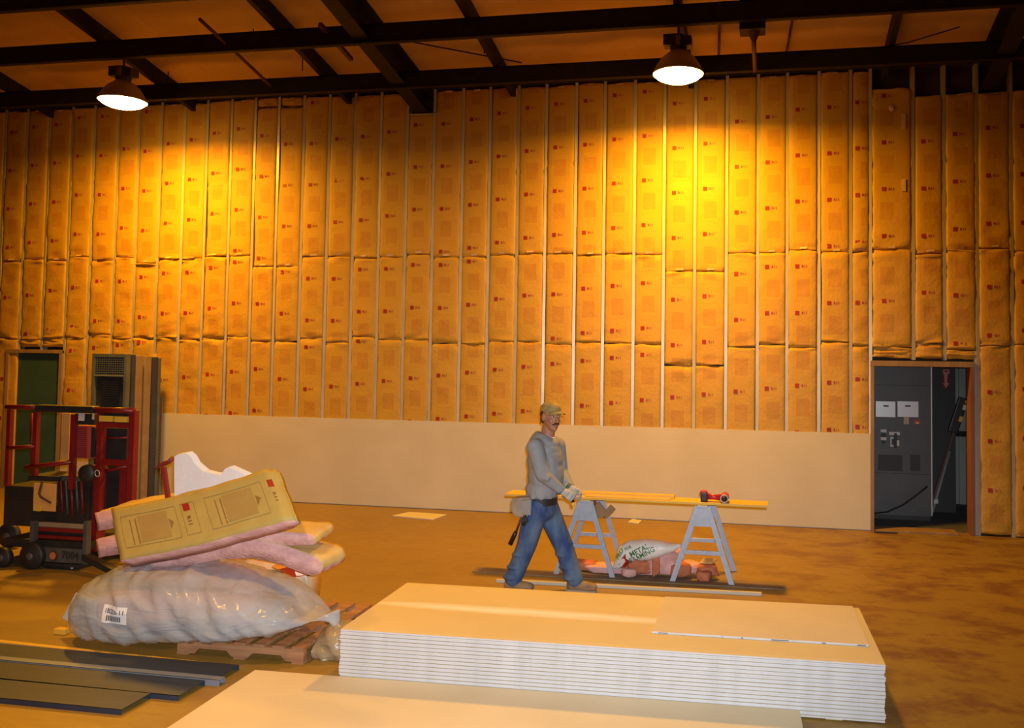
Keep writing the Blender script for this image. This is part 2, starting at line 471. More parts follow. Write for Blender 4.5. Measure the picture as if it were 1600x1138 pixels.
# the steel plate under the rafter seat
MB().box((at(640,178,0).x,-0.03,5.595), (at(684,178,0).x,0.0,5.615)).build('seat_angle', GALV, wall)
MB().box((at(1521,700,0).x-0.008,-0.008,1.02), (at(1521,700,0).x+0.012,-0.001,1.26)).build('tape_strip', mat('bright_tape', (0.85,0.85,0.85), 0.2, 0.8), wall)
for (px, py, h) in ((1411,190,0.2),(1411,290,0.16)):
    p = at(px, py, 0); MB().box((p.x-0.02,-0.022,p.z-h/2), (p.x+0.03,-0.016,p.z+h/2)).build('tape_strip', TAB, wall)
p = at(1393, 170, 0); MB().ell((p.x,-0.02,p.z), (0.035,0.012,0.04)).build('patch', TAB, wall, smooth=True)

# ------------------------------------------------------------------ green door at the left
GREEN = mat('green_door_paint', (0.04, 0.10, 0.075), 0.6, c2=(0.032, 0.08, 0.06), scale=3)
d = struct('door_1', (D1L, 0.02, 0))
MB().box((D1L+0.005,0.02,0.01), (D1R-0.005,0.06,2.10)).build('slab', GREEN, d, bevel=0.003)
for x in (D1L-0.055, D1R): MB().box((x,-0.03,0), (x+0.055,0.09,2.155)).build('jamb', WOOD, d, bevel=0.003)
MB().box((D1L-0.055,-0.032,2.105), (D1R+0.055,0.09,2.16)).build('head', WOOD, d, bevel=0.003)
MB().lathe([(0.0,0.0),(0.028,0.0),(0.03,-0.02),(0.012,-0.03),(0.012,-0.05)], (D1L+0.07,-0.03,1.0), 14, 0, (0,-1,0)).build('knob', GALV, d, smooth=True)

# ------------------------------------------------------------------ doorway and electrical room at the right
d = struct('door_2', (D2L, 0, 0))
MB().box((D2L-0.042,-0.03,0), (D2L,0.17,2.135)).build('jamb', WOOD, d, bevel=0.003)
MB().box((D2R,-0.03,0), (D2R+0.05,0.20,2.135)).build('jamb', WOODR, d, bevel=0.003)
MB().box((D2L-0.042,-0.032,2.095), (D2R+0.05,0.17,2.165)).build('head', WOOD, d, bevel=0.003)
MB().box((D2L+0.01,-0.06,0.0), (D2R-0.15,0.22,0.022)).build('threshold', WOOD, d, bevel=0.003)
MB().box((D2L-0.01,-0.14,0.0), (D2L+0.27,-0.11,0.012)).build('edge_strip', STEEL, d)
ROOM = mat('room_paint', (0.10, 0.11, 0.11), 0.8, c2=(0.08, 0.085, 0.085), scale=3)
RIBS = mat('ribbed_steel_siding', (0.30, 0.34, 0.32), 0.5, 0.2, c2=(0.24, 0.27, 0.25), scale=4, stretch=(1,1,0.2))
w2 = struct('wall_room_back', (11.6, 2.3, 0))
mb = MB(); x = 11.6
while x < 15.2:
    mb.box((x,2.30,0), (x+0.17,2.36,2.7)); mb.box((x+0.17,2.325,0), (x+0.20,2.36,2.7)); mb.box((x+0.20,2.345,0), (x+0.24,2.36,2.7)); x += 0.24
mb.build('ribbed_siding', RIBS, w2)
MB().box((11.6,2.26,1.02), (15.2,2.30,1.10)).build('girt', STEEL, w2)
o = MB().box((11.6,0.162,0), (15.2,2.3,0.004)).build('floor_room', ROOM); o['kind'] = 'structure'
o = MB().box((11.5,0.16,0), (11.6,2.4,2.7)).build('wall_room_left', ROOM); o['kind'] = 'structure'
o = MB().box((15.2,0.16,0), (15.3,2.4,2.7)).build('wall_room_right', ROOM); o['kind'] = 'structure'
o = MB().box((11.5,0.16,2.7), (15.3,2.4,2.8)).build('ceiling_room', ROOM); o['kind'] = 'structure'

# ------------------------------------------------------------------ roof
ceil = struct('ceiling')
SL = 0.21
def roofz(y): return 6.02 - SL*y
BARX = [-2.43, 0.09, 2.59, 5.14, 7.63, 10.13, 12.62, 15.1]
RAFX = [-1.34, 6.27, 13.9]
# vinyl faced insulation in strips down the slope, each sagging a little between its seams
x = -4.3; k = 0
while x < 18:
    w = 1.25
    mb = MB(); nu, nv = 8, 24
    for j in range(nv+1):
        y = 0.16 - 16.5*(j/nv)**1.3
        for i in range(nu+1):
            t = i/nu; sag = 0.035*(math.sin(PI*t))*(1+0.5*noise.noise((k,y*0.8,0)))
            mb.v.append(Vector((x+w*t, y, roofz(y)-sag+0.03+0.012*noise.noise((x+t,y*2,3)))))
    n = nu+1
    for j in range(nv):
        for i in range(nu): mb.f.append([j*n+i,j*n+i+1,(j+1)*n+i+1,(j+1)*n+i]); mb.m.append(0)
    mb.build('roof_panel', VINYL, ceil, smooth=True); x += w; k += 1
def sloped(x, w, y0, y1, below, h, name, m):
    """bar down the slope; its bottom hangs `below` under the membrane"""
    mb = MB()
    P = []
    for y in (y0, y1):
        z = roofz(y)-below
        for a, b in ((-w/2,0),(w/2,0),(w/2,h),(-w/2,h)): P.append((x+a, y, z+b))
    mb.add(P, [(0,3,2,1),(4,5,6,7),(0,1,5,4),(1,2,6,5),(2,3,7,6),(3,0,4,7)])
    return mb.build(name, m, ceil)
for x in BARX: sloped(x, 0.07, 0.0, -14, 0.215, 0.215, 'roof_bar', STEEL)
for x in RAFX:
    r = struct('rafter', (x, 0, roofz(0))); r.parent = ceil
    def sl2(w, below, h, nm, xo=0.0):
        mb = MB(); P = []
        for y in (0.0, -14):
            z = roofz(y)-below
            for a, b in ((-w/2,0),(w/2,0),(w/2,h),(-w/2,h)): P.append((x+xo+a, y, z+b))
        mb.add(P, [(0,3,2,1),(4,5,6,7),(0,1,5,4),(1,2,6,5),(2,3,7,6),(3,0,4,7)]); mb.build(nm, STEEL, r)
    del r['kind']
    sl2(0.20, 0.40, 0.02, 'bottom_flange'); sl2(0.02, 0.38, 0.36, 'web'); sl2(0.26, 0.03, 0.02, 'top_flange')
PUR = [(-0.83,5.965,5.745), (-1.91,6.20,5.965)] + [(-1.91-1.08*k, 6.20+0.227*k, 5.965+0.227*k) for k in range(1,9)]
for (y, zt, zb) in PUR:
    mb = MB()
    mb.box((-6,y,zb), (20,y+0.012,zt)); mb.box((-6,y,zt-0.012), (20,y+0.075,zt)); mb.box((-6,y-0.012,zb), (20,y+0.075,zb+0.014))
    mb.build('purlin', STEEL, ceil)
# conduit runs, a brace rod and a hanging bracket under the roof
def onroof(px, py, below):
    d_ = ray(px, py); t = (6.02-below-SL*CAM.y-CAM.z)/(d_.z+SL*d_.y); return CAM+d_*t
a = onroof(312,30,0.34); b = onroof(432,142,0.34)
MB().tube([a, (a+b)/2+Vector((0.01,0,-0.01)), b], 0.022, 8).build('conduit', PIPE, ceil, smooth=True)
a = onroof(500,38,0.28); b = onroof(549,93,0.28); MB().beam(a, b, 0.05, 0.05).build('brace_angle', PIPE, ceil)
a = onroof(625,62,0.12); b = onroof(815,98,0.12); MB().tube([a, b], 0.009, 6).build('brace_rod', STEEL, ceil)
a = onroof(1500,42,0.12); m_ = onroof(1420,66,0.14); b = onroof(1340,82,0.12); MB().tube([a, m_, b], 0.008, 6).build('brace_rod', STEEL, ceil)
for (px, py) in ((152,72),(263,112),(396,45),(473,88),(757,60)):
    p = onroof(px, py, 0.03); q = p-Vector((0,0,0.20)); MB().tube([p, q], 0.008, 6).build('hanger_rod', STEEL, ceil)
for px in (1125,1240):
    a = onroof(px, 20, 0.05); b = onroof(px-2 if px < 1200 else px-12, 88, 0.05); MB().tube([a, b], 0.016, 6).build('conduit', PIPE, ceil)
p = at(1178, 52, -1.7); q = at(1178, 112, -0.86)
jb = struct('junction_box', p); jb.parent = ceil; del jb['kind']
MB().box((p.x-0.16,-1.85,p.z), (p.x+0.13,-1.6,p.z+0.34)).build('housing', STEEL, jb, bevel=0.006)
MB().lathe([(0.07,0.0),(0.03,-0.09),(0.025,-0.1)], (p.x,-1.72,p.z), 12).build('spout', PIPE, jb, smooth=True)
MB().tube([(p.x,-1.72,p.z-0.06), (p.x,-1.5,p.z-0.14), (p.x+0.0,-0.9,5.72)], 0.026, 8).build('conduit', PIPE, jb, smooth=True)

# ------------------------------------------------------------------ high bay lamps
LENS = bpy.data.materials.new('glowing_lens'); LENS.use_nodes = True
nt = LENS.node_tree; nt.nodes.remove(nt.nodes['Principled BSDF']); em = nn(nt, 'ShaderNodeEmission')
em.inputs[0].default_value = (1.0, 0.55, 0.12, 1); em.inputs[1].default_value = 60
nt.links.new(em.outputs[0], nt.nodes['Material Output'].inputs[0])
SPUN = mat('spun_aluminium', (0.40, 0.34, 0.28), 0.45, 0.5)
CASE = mat('lamp_housing', (0.05, 0.035, 0.03), 0.5, c2=(0.035,0.025,0.02), scale=9)
BRASS = mat('lamp_bracket', (0.28, 0.15, 0.05), 0.5, 0.3)
def high_bay(x, y, zl, label, ztop, power=1.0):
    t = thing('high_bay_lamp', (x, y, zl), label, 'lamp', 'high bay lamps under the roof')
    R = 0.29
    MB().lathe([(0.0,-0.095),(R*0.3,-0.09),(R*0.6,-0.07),(R*0.85,-0.038),(R,0.0),(R*0.98,0.006),(0.0,0.006)], (x,y,zl), 28).build('lens', LENS, t, smooth=True)
    MB().lathe([(R+0.012,0.0),(R+0.012,0.02),(R*0.9,0.10),(R*0.7,0.19),(R*0.45,0.25),(0.09,0.28),(0.08,0.285),(0.075,0.275),(R*0.44,0.24),(R*0.68,0.18),(R*0.88,0.095),(R+0.004,0.012),(R+0.012,0.0)], (x,y,zl), 28).build('reflector', SPUN, t, smooth=True)
    h = MB(); h.lathe([(0.0,0.28),(0.09,0.28),(0.10,0.31),(0.10,0.39),(0.075,0.41),(0.075,0.47),(0.0,0.47)], (x,y,zl), 16)
    h.box((x-0.17,y-0.08,zl+0.34), (x-0.02,y+0.08,zl+0.47)); h.box((x+0.03,y-0.07,zl+0.33), (x+0.16,y+0.09,zl+0.44))
    h.build('ballast_housing', CASE, t)
    MB().box((x-0.02,y-0.115,zl+0.33), (x+0.035,y-0.08,zl+0.44)).build('bracket', BRASS, t, bevel=0.004)
    MB().tube([(x,y,zl+0.46), (x,y,zl+0.52), (x+0.0,y,ztop)], 0.014, 8).build('hanger', CASE, t)
    L = bpy.data.lights.new('lamp_light', 'AREA'); L.shape = 'DISK'; L.size = 0.52; L.energy = LAMP_W*power; L.color = LAMP_COL; L.spread = math.radians(173)
    lo = bpy.data.objects.new('lamp_light', L); col.objects.link(lo); lo.parent = t; lo.location = (0,0,-0.10)
    return t
high_bay(2.63, -1.5, 5.52, 'glowing high bay lamp hung under the roof at the left end of the hall', roofz(-1.5)-0.21, 0.82)
high_bay(10.11, -1.5, 5.52, 'glowing high bay lamp hung under the roof above the metal sawhorses', roofz(-1.5)-0.21)

# one more lamp of the next row, over the near left of the hall and outside the picture
L = bpy.data.lights.new('lamp_light', 'AREA'); L.shape = 'DISK'; L.size = 0.52; L.energy = LAMP_W*0.33; L.color = LAMP_COL; L.spread = math.radians(96)
lo = bpy.data.objects.new('lamp_light', L); col.objects.link(lo); lo.location = (6.4, -8.0, 6.6)
# ------------------------------------------------------------------ stack of drywall sheets
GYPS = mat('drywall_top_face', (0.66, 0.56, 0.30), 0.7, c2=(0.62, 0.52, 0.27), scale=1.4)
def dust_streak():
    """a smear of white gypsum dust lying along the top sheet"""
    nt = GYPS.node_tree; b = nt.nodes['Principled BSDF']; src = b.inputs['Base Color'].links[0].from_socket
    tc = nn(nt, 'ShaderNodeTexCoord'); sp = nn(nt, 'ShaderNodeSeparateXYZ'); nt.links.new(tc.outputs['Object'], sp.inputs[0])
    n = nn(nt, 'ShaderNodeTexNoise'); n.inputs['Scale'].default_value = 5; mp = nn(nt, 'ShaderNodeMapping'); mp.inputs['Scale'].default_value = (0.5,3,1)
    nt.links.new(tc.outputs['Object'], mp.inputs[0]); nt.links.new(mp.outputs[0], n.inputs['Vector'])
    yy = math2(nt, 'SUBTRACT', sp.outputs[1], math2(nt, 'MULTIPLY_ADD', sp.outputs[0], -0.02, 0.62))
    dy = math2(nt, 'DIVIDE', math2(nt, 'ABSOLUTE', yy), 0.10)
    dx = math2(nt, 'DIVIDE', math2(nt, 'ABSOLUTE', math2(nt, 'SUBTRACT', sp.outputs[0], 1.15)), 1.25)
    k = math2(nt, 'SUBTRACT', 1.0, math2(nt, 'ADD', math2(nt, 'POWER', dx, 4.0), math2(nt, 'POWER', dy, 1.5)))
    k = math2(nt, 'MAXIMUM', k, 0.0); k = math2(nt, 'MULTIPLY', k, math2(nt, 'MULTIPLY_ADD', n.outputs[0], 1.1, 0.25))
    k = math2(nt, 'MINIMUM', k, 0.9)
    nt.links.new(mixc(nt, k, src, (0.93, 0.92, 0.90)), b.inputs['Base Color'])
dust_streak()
STK = Vector((8.343, -6.062, 0)); SROT = 0.034
SL_, SW_ = 3.540, 1.185
def sheet_mb(L, W, T, up):
    """gypsum sheet; its face side tapers towards the long edges"""
    mb = MB(); e, w = 0.0024, 0.045
    prof = [(0,0),(W,0),(W,T-e),(W-w,T),(w,T),(0,T-e)] if up else [(0,e),(w,0),(W-w,0),(W,e),(W,T),(0,T)]
    n = len(prof)
    P = [(0,a,b) for a, b in prof]+[(L,a,b) for a, b in prof]
    mb.add(P, [tuple(range(n)), tuple(range(2*n-1,n-1,-1))], 1)
    for k in range(n):
        k2 = (k+1) % n; edge = abs(prof[k][0]-prof[k2][0]) < 1e-6
        mb.add([P[k],P[k2],P[n+k2],P[n+k]], [(0,1,2,3)], 1 if edge else 0)
    return mb
protos = [sheet_mb(SL_, SW_, 0.0123, k == 0).build('drywall_sheet', [GYP, GYPE]) for k in (0, 1)]
NTH = ['','second','third','fourth','fifth','sixth','seventh','eighth','ninth','tenth','eleventh','twelfth','thirteenth','fourteenth','fifteenth']
NS = 28
z = 0.012; jx = 0
for k in range(NS):
    if k < 2: o = protos[k]
    else: o = protos[k % 2].copy(); col.objects.link(o)
    if k % 2 == 0: jx = rnd.uniform(-0.006, 0.006)
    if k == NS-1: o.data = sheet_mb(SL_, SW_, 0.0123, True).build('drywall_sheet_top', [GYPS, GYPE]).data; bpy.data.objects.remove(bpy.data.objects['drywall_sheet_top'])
    o.location = (STK.x+jx, STK.y+rnd.uniform(-0.001,0.001), z)
    o.rotation_euler = (0,0,SROT+rnd.uniform(-0.0005,0.0005))
    z += 0.0124 if k % 2 == 0 else 0.0126
    top = NS-1-k
    if top == 0: l = 'top sheet of the big drywall stack, smeared with a long streak of white dust'
    elif top < 14: l = 'long drywall sheet with white edge, %s from the top of the big stack' % NTH[top]
    elif k == 0: l = 'lowest long drywall sheet with white edge in the big stack, on the bearer strips'
    else: l = 'long drywall sheet with white edge, %s from the floor in the big stack' % NTH[k]
    tag(o, l, 'drywall sheet', 'drywall sheets in the big stack')
ZT = z
for k in range(4):
    x = 0.25+k*0.98
    c_, s_ = math.cos(SROT), math.sin(SROT)
    o = MB().box((0,0.02,0), (0.10,1.16,0.0115)).build('gypsum_strip', [GYP]); o.location = (STK.x+c_*x, STK.y+s_*x, 0.0); o.rotation_euler = (0,0,SROT)
    tag(o, 'flat gypsum bearer strip under the big drywall stack, %s from its left end' % ('first','second','third','fourth')[k], 'strip', 'bearer strips under the stack')
BLKP = mat('black_print', (0.02,0.02,0.03), 0.6)
c4 = [on(*p, ZT) for p in ((1019,990),(1357,1011),(1332,950),(1039,935))]
t_ = thing('drywall_offcut', c4[0], 'short cream drywall offcut lying on top of the big stack', 'drywall sheet')
MB().slab(c4, (0,0,0.013), 0, 1).build('panel', [GYP, GYPE], t_, bevel=0.001)
for a, b in ((0.03,0.055),(0.055,0.075),(0.42,0.43),(0.33,0.335),(0.56,0.64),(0.79,0.81),(0.95,0.99)):
    p = c4[0].lerp(c4[1], a); q = c4[0].lerp(c4[1], b); n_ = Vector((0,-0.0012,0))
    mb = MB()
    mb.add([p+n_+Vector((0,0,0.004)), q+n_+Vector((0,0,0.004)), q+n_+Vector((0,0,0.009)), p+n_+Vector((0,0,0.009))], [(0,1,2,3)])
    mb.build('printed_tape', BLKP, t_)
# near sheet at the bottom edge of the picture
p0 = on(407,1042,0.05)
ux = Vector((math.cos(SROT), math.sin(SROT), 0)); uy = Vector((ux.y,-ux.x,0))
pb = STK + uy*0.004                       # it butts against the front of the big stack
p0 = pb + ux*((p0-pb).dot(ux)); p0.z = 0.0
for k in range(4):
    d_ = ux*rnd.uniform(-0.003,0.003); z0_ = Vector((0,0,0.0005+0.0124*k))
    o = MB().slab([p0+d_+z0_, p0+d_+z0_+ux*3.64, p0+d_+z0_+ux*3.64+uy*1.2192, p0+d_+z0_+uy*1.2192], (0,0,0.0122), 0, 1).build('drywall_sheet', [GYP, GYPE])
    tag(o, 'cream drywall sheet of the low pile before the big stack, %s' % ('lowest','second from the floor','third from the floor','topmost')[k], 'drywall sheet', 'sheets of the low pile in front')
c4 = [on(612,806,0.01), on(676,812,0.01), on(698,804,0.01), on(640,800,0.01)]
o = MB().slab(c4, (0,0,-0.010), 0, 1).build('drywall_offcut', [GYP, GYPE]); tag(o, 'small pale drywall scrap on the floor close to the wall', 'drywall sheet')
c4 = [on(981,816,0.012), on(998,818,0.012), on(1003,813,0.012), on(988,811,0.012)]
o = MB().slab(c4, (0,0,-0.011), 0, 1).build('drywall_offcut', [GYP, GYPE]); tag(o, 'tiny pale drywall chip by the wall between the sawhorses', 'drywall sheet')

# ------------------------------------------------------------------ sawhorses, boards and drill
def sawhorse(xc, y, top, label, sp=0.29, depth=0.52):
    t = thing('sawhorse', (xc, y, 0), label, 'sawhorse', 'aluminium sawhorses')
    tz = top-0.02
    for yy in (y, y+depth):
        f = -1 if yy == y else 1
        yb = yy + f*0.02
        hw = 0.055
        for s in (-1, 1):
            a = Vector((xc+s*sp, yb, 0.0)); b = Vector((xc+s*hw*0.9, yy, tz))
            l = MB().beam(a+(b-a).normalized()*0.004, b, 0.05, 0.022, up=(0,1,0))
            l.beam(a+(b-a).normalized()*0.03, b, 0.008, 0.04, up=(0,1,0))
            lg = l.build('leg', ALU, t)
        zr = 0.30
        k = sp + (hw-sp)*zr/tz
        MB().box((xc-k+0.01,yb-0.012-f*0.0,zr-0.02), (xc+k-0.01,yb+0.012,zr+0.02)).build('rung', ALU, t, bevel=0.003)
        k2 = sp + (hw-sp)*(tz-0.17)/tz
        MB().slab([(xc-k2-0.02,yy-f*-0.013,tz-0.19),(xc+k2+0.02,yy-f*-0.013,tz-0.19),(xc+hw+0.01,yy-f*-0.013,tz),(xc-hw-0.01,yy-f*-0.013,tz)], (0,0.006*f,0)).build('gusset_plate', ALU, t)
    MB().box((xc-0.05,y-0.03,tz-0.012), (xc+0.05,y+depth+0.03,tz+0.012)).build('top_rail', ALU, t, bevel=0.003)
    MB().box((xc-0.02,y+0.05,tz-0.15), (xc+0.02,y+depth-0.05,tz-0.012)).build('wood_filler', WOOD, t, bevel=0.002)
    return t
TOP = 0.762
sawhorse(10.545, -3.0, TOP, 'silver A-frame sawhorse under the right end of the yellow board, below the drill')
sawhorse(9.375, -3.0, TOP, 'silver A-frame sawhorse just behind the walking man', 0.29)
BOARD = mat('yellow_board', (0.80, 0.50, 0.07), 0.55, c2=(0.70, 0.42, 0.05), scale=4, stretch=(0.2,3,3))
p = at(790,776,-2.98); q = at(1200,790,-2.98)
o = MB().box((p.x,-2.99,TOP-0.006), (q.x,-2.75,TOP+0.018)).build('plank', BOARD, None, bevel=0.003); tag(o, 'long yellow board lying across both sawhorses', 'plank', None)
o = MB().box((9.30,-2.87,TOP+0.019), (10.25,-2.78,TOP+0.050)).build('plank', BOARD, None, bevel=0.003); tag(o, 'shorter yellow board lying on top of the long one, right of the man', 'plank')
o = MB().box((9.36,-2.96,TOP+0.019), (10.22,-2.90,TOP+0.034)).build('plank', BOARD, None, bevel=0.002); tag(o, 'thin yellow strip lying on the front edge of the long board', 'plank')
# tilted bracket hanging at the left sawhorse
o = MB().beam((9.46,-2.93,0.70), (9.55,-2.9,0.585), 0.10, 0.03, up=(0,1,0)).beam((9.55,-2.9,0.585), (9.64,-2.9,0.68), 0.07, 0.02, up=(0,1,0)).build('wood_bracket', WOOD, None, bevel=0.003)
tag(o, 'brown wooden bracket hanging under the board at the sawhorse behind the man', 'bracket')
# cordless drill lying on its side
DRED = mat('red_tool_plastic', (0.50, 0.015, 0.02), 0.35); DBLK = mat('black_tool_plastic', (0.015,0.013,0.013), 0.4)
zb = TOP+0.0185
d0 = at(1118, 777, -2.90)
t = thing('cordless_drill', (d0.x, -2.90, zb), 'red and black cordless drill lying on the yellow board', 'drill')
X = d0.x
MB().box((X-0.145,-2.95,zb), (X-0.075,-2.86,zb+0.085)).build('battery', DBLK, t, bevel=0.012)
MB().box((X-0.15,-2.94,zb+0.055), (X-0.08,-2.87,zb+0.105)).build('foot', DRED, t, bevel=0.014)
MB().tube([(X-0.085,-2.905,zb+0.05), (X-0.02,-2.905,zb+0.045), (X+0.06,-2.905,zb+0.042)], [0.034,0.026,0.033], 12).build('handle', DRED, t, smooth=True)
b_ = MB().tube([(X+0.09,-2.99,zb+0.045), (X+0.09,-2.96,zb+0.045), (X+0.09,-2.83,zb+0.045), (X+0.09,-2.81,zb+0.045)], [0.036,0.042,0.042,0.030], 16).build('motor_body', DRED, t, smooth=True)
MB().tube([(X+0.09,-3.035,zb+0.045), (X+0.09,-2.985,zb+0.045)], [0.018,0.032], 14).build('chuck', DBLK, t, smooth=True)
MB().lathe([(0.030,0.0),(0.041,0.0),(0.041,0.012),(0.030,0.012),(0.030,0.0)], (X+0.09,-2.993,zb+0.045), 18, 0, (0,1,0)).build('chuck_ring', GALV, t, smooth=True)
MB().box((X+0.035,-2.925,zb+0.012), (X+0.058,-2.89,zb+0.03)).build('trigger', DBLK, t, bevel=0.004)

# studs and a dark board on the floor in front of the sawhorses
a = on(776,905,0.03); b = on(1190,926,0.03)
mb = MB(); d_ = (b-a).normalized(); s_ = Vector((-d_.y,d_.x,0))*0.02
mb.slab([a-s_, b-s_, b+s_, a+s_], (0,0,-0.03)); o = mb.build('steel_stud', mat('dusty_steel', (0.50,0.46,0.36), 0.6, 0.2), None, bevel=0.002); tag(o, 'long pale steel stud lying on the floor in front of the sawhorses', 'stud')
a = on(735,897,0.0); b = on(1228,924,0.0); d_ = (b-a).normalized(); s_ = Vector((-d_.y,d_.x,0))
mb = MB(); mb.slab([a+s_*0.05, b+s_*0.02, b+s_*0.26, a+s_*0.24], (0,0,0.012)); o = mb.build('thin_board', mat('dusty_grey_board', (0.22,0.16,0.10), 0.8, c2=(0.17,0.12,0.07), scale=5), None, bevel=0.002)
tag(o, 'thin dark board flat on the floor under the insulation scraps', 'board')

# insulation scraps under the sawhorses
def lump(c, r, rz, seed, amp=0.18, m=None):
    """torn rectangular chunk of fibreglass"""
    mb = MB(); n, k = 18, 9; rot = Matrix.Rotation(rz, 3, 'Z')
    for i in range(k+1):
        ph = -PI/2+PI*i/k
        for j in range(n):
            th = 2*PI*j/n
            def se(v, p): return math.copysign(abs(v)**p, v)
            p = Vector((se(math.cos(ph),0.45)*se(math.cos(th),0.45), se(math.cos(ph),0.45)*se(math.sin(th),0.45), se(math.sin(ph),0.45)))
            q = p*(1+amp*noise.noise((p.x*1.7+seed,p.y*1.7,p.z*1.7)) + amp*0.5*noise.noise((p.x*5+seed,p.y*5,p.z*5)))
            w_ = rot @ Vector((q.x*r[0], q.y*r[1], q.z*r[2])) + Vector(c)
            w_.z = max(w_.z, 0.0131); mb.v.append(w_)
    for i in range(k):
        for j in range(n): mb.f.append([i*n+j, i*n+(j+1)%n, (i+1)*n+(j+1)%n, (i+1)*n+j]); mb.m.append(0)
    return mb
PINK2 = mat('orange_pink_fibreglass', (0.55, 0.20, 0.11), 0.95, c2=(0.44, 0.15, 0.08), scale=16, bump=0.6, bscale=70, spec=0.1)
scr = [ # px, py, Y, half size x, y, z, turn, label
 (975,889,-2.79,0.40,0.14,0.035,0.02,'flat wide pink insulation pad under the crumpled white bag'),
 (905,890,-2.78,0.18,0.10,0.045,0.15,'pink insulation piece seen behind the leading leg of the man'),
 (1000,884,-2.84,0.13,0.10,0.075,0.3,'chunky pink insulation scrap below the lettering of the white bag'),
 (1038,876,-2.80,0.17,0.13,0.12,-0.2,'largest pink insulation chunk under the right end of the white bag'),
 (1025,882,-2.97,0.035,0.03,0.11,0.1,'upright narrow tan insulation strip leaning on the scrap pile'),
 (1062,890,-2.86,0.11,0.10,0.06,0.5,'pink insulation scrap inside the near legs of the right sawhorse'),
 (1078,886,-2.75,0.12,0.10,0.05,-0.4,'pink insulation scrap in the middle under the right sawhorse'),
 (1105,890,-2.83,0.10,0.09,0.05,0.25,'pink insulation scrap at the right end of the pile'),
 (1100,900,-2.95,0.07,0.06,0.045,-0.2,'small pink insulation block at the near right corner of the pile'),
 (982,895,-3.0,0.07,0.05,0.04,0.6,'small pink insulation scrap in front of the white bag'),
]
for k, (px, py, Y, rx, ry, rz_, tn, l) in enumerate(scr):
    p = at(px, py, Y); zc = max(p.z, rz_*0.95+0.013)
    o = lump((p.x, Y, zc), (rx, ry, rz_), tn, k*3.7+1, 0.22).build('insulation_scrap', [PINK2 if k % 3 else PINK], None, smooth=True); tag(o, l, 'insulation', 'insulation scraps under the sawhorses')
p = at(1106, 880, -2.78)
o = MB().slab([(p.x-0.08,-2.83,p.z),(p.x+0.05,-2.85,p.z+0.01),(p.x+0.09,-2.75,p.z+0.03),(p.x-0.05,-2.73,p.z+0.025)], (0,0,0.012)).build('kraft_scrap', KRP, None, bevel=0.003); tag(o, 'yellow kraft paper scrap on top of the pink pieces at the right', 'paper')

# crumpled white bag with green lettering
BAGW = mat('white_bag_plastic', (0.74, 0.74, 0.72), 0.4, c2=(0.66,0.66,0.63), scale=7, bump=0.25, bscale=18)
GRN = mat('green_print', (0.03, 0.16, 0.06), 0.5)
YBAG = mat('yellow_bag_print', (0.75, 0.55, 0.06), 0.5)
def blob(stations, Yc, hd, seed, amp, nseg=40, ex=0.8, exl=None):
    """closed skin through vertical stations (x, zlow, zhigh, half depth scale)"""
    mb = MB(); n = nseg
    for (x, zl, zh, k) in stations:
        zc, hz = (zl+zh)/2, (zh-zl)/2
        for j in range(n):
            th = 2*PI*j/n; c_, s_ = math.cos(th), math.sin(th)
            e_ = exl if (exl and s_ < 0 and c_ < 0) else ex
            y = Yc + hd*k*math.copysign(abs(c_)**e_, c_); z_ = zc + hz*math.copysign(abs(s_)**e_, s_)
            p = Vector((x, y, z_))
            d_ = Vector((0, c_, s_))
            a_ = amp*min(1.0, hz/0.1)
            w_ = x*0.72+z_*0.69+0.25*y; tt = x*0.69-z_*0.72
            cr = noise.noise((x*4+seed, z_*4, y*3))
            rd = 1-abs(noise.noise((w_*7.5+0.8*noise.noise((tt*3,w_*3,seed)), tt*1.8+seed, y*2.0)))*2.2
            rd += 0.5-abs(noise.noise((w_*19, tt*5+seed, y*4)))*1.0
            p += d_*(a_*0.8*cr + a_*0.8*rd) + Vector((a_*0.5*noise.noise((seed,z_*9,y*6)),0,0))
            mb.v.append(p)
    ns = len(stations)
    for i in range(ns-1):
        for j in range(n): mb.f.append([i*n+j, i*n+(j+1)%n, (i+1)*n+(j+1)%n, (i+1)*n+j]); mb.m.append(0)
    mb.f.append(list(range(n))); mb.m.append(0); mb.f.append([(ns-1)*n+j for j in range(n)][::-1]); mb.m.append(0)
    return mb
def interp_stations(pts, Y, nst, kf, dlo=0.0, dhi=0.0):
    """pts: (px, py low, py high) on the photo at plane Y -> finely spaced stations"""
    A = []
    for (px, pl, ph) in pts: A.append((at(px,(pl+ph)/2,Y).x, at(px,pl,Y-dlo).z, at(px,ph,Y+dhi).z))
    out = []
    for i in range(nst):
        t = i/(nst-1); x = A[0][0]+(A[-1][0]-A[0][0])*t
        for a, b in zip(A, A[1:]):
            if a[0] <= x <= b[0]+1e-6:
                u = (x-a[0])/(b[0]-a[0]); u = u*u*(3-2*u)*0.5+u*0.5
                out.append((x, a[1]+(b[1]-a[1])*u, a[2]+(b[2]-a[2])*u, kf(t))); break
    return out
def bvh_of(ob):
    off = wloc(ob.parent)
    return BVHTree.FromPolygons([v.co+off for v in ob.data.vertices], [list(p.vertices) for p in ob.data.polygons])
def press(bvh, P, off=0.004, dirn=Vector((0,1,0))):
    """lay a point onto a surface, looking along dirn"""
    h = bvh.ray_cast(Vector(P)-dirn*2, dirn)
    if h[0] is None: return Vector(P)
    return h[0]-dirn*off
t = thing('plastic_bag', at(1005,890,-2.9), 'crumpled white bag with green METAL FRAMING lettering on the insulation scraps', 'bag')
st = interp_stations([(958,889,884),(966,888,855),(985,876,846),(1010,874,844),(1035,868,847),(1052,862,850),(1064,855,850)], -2.93, 34, lambda q: max(0.12, math.sin(PI*min(max(q,0.03),0.97))**0.6))
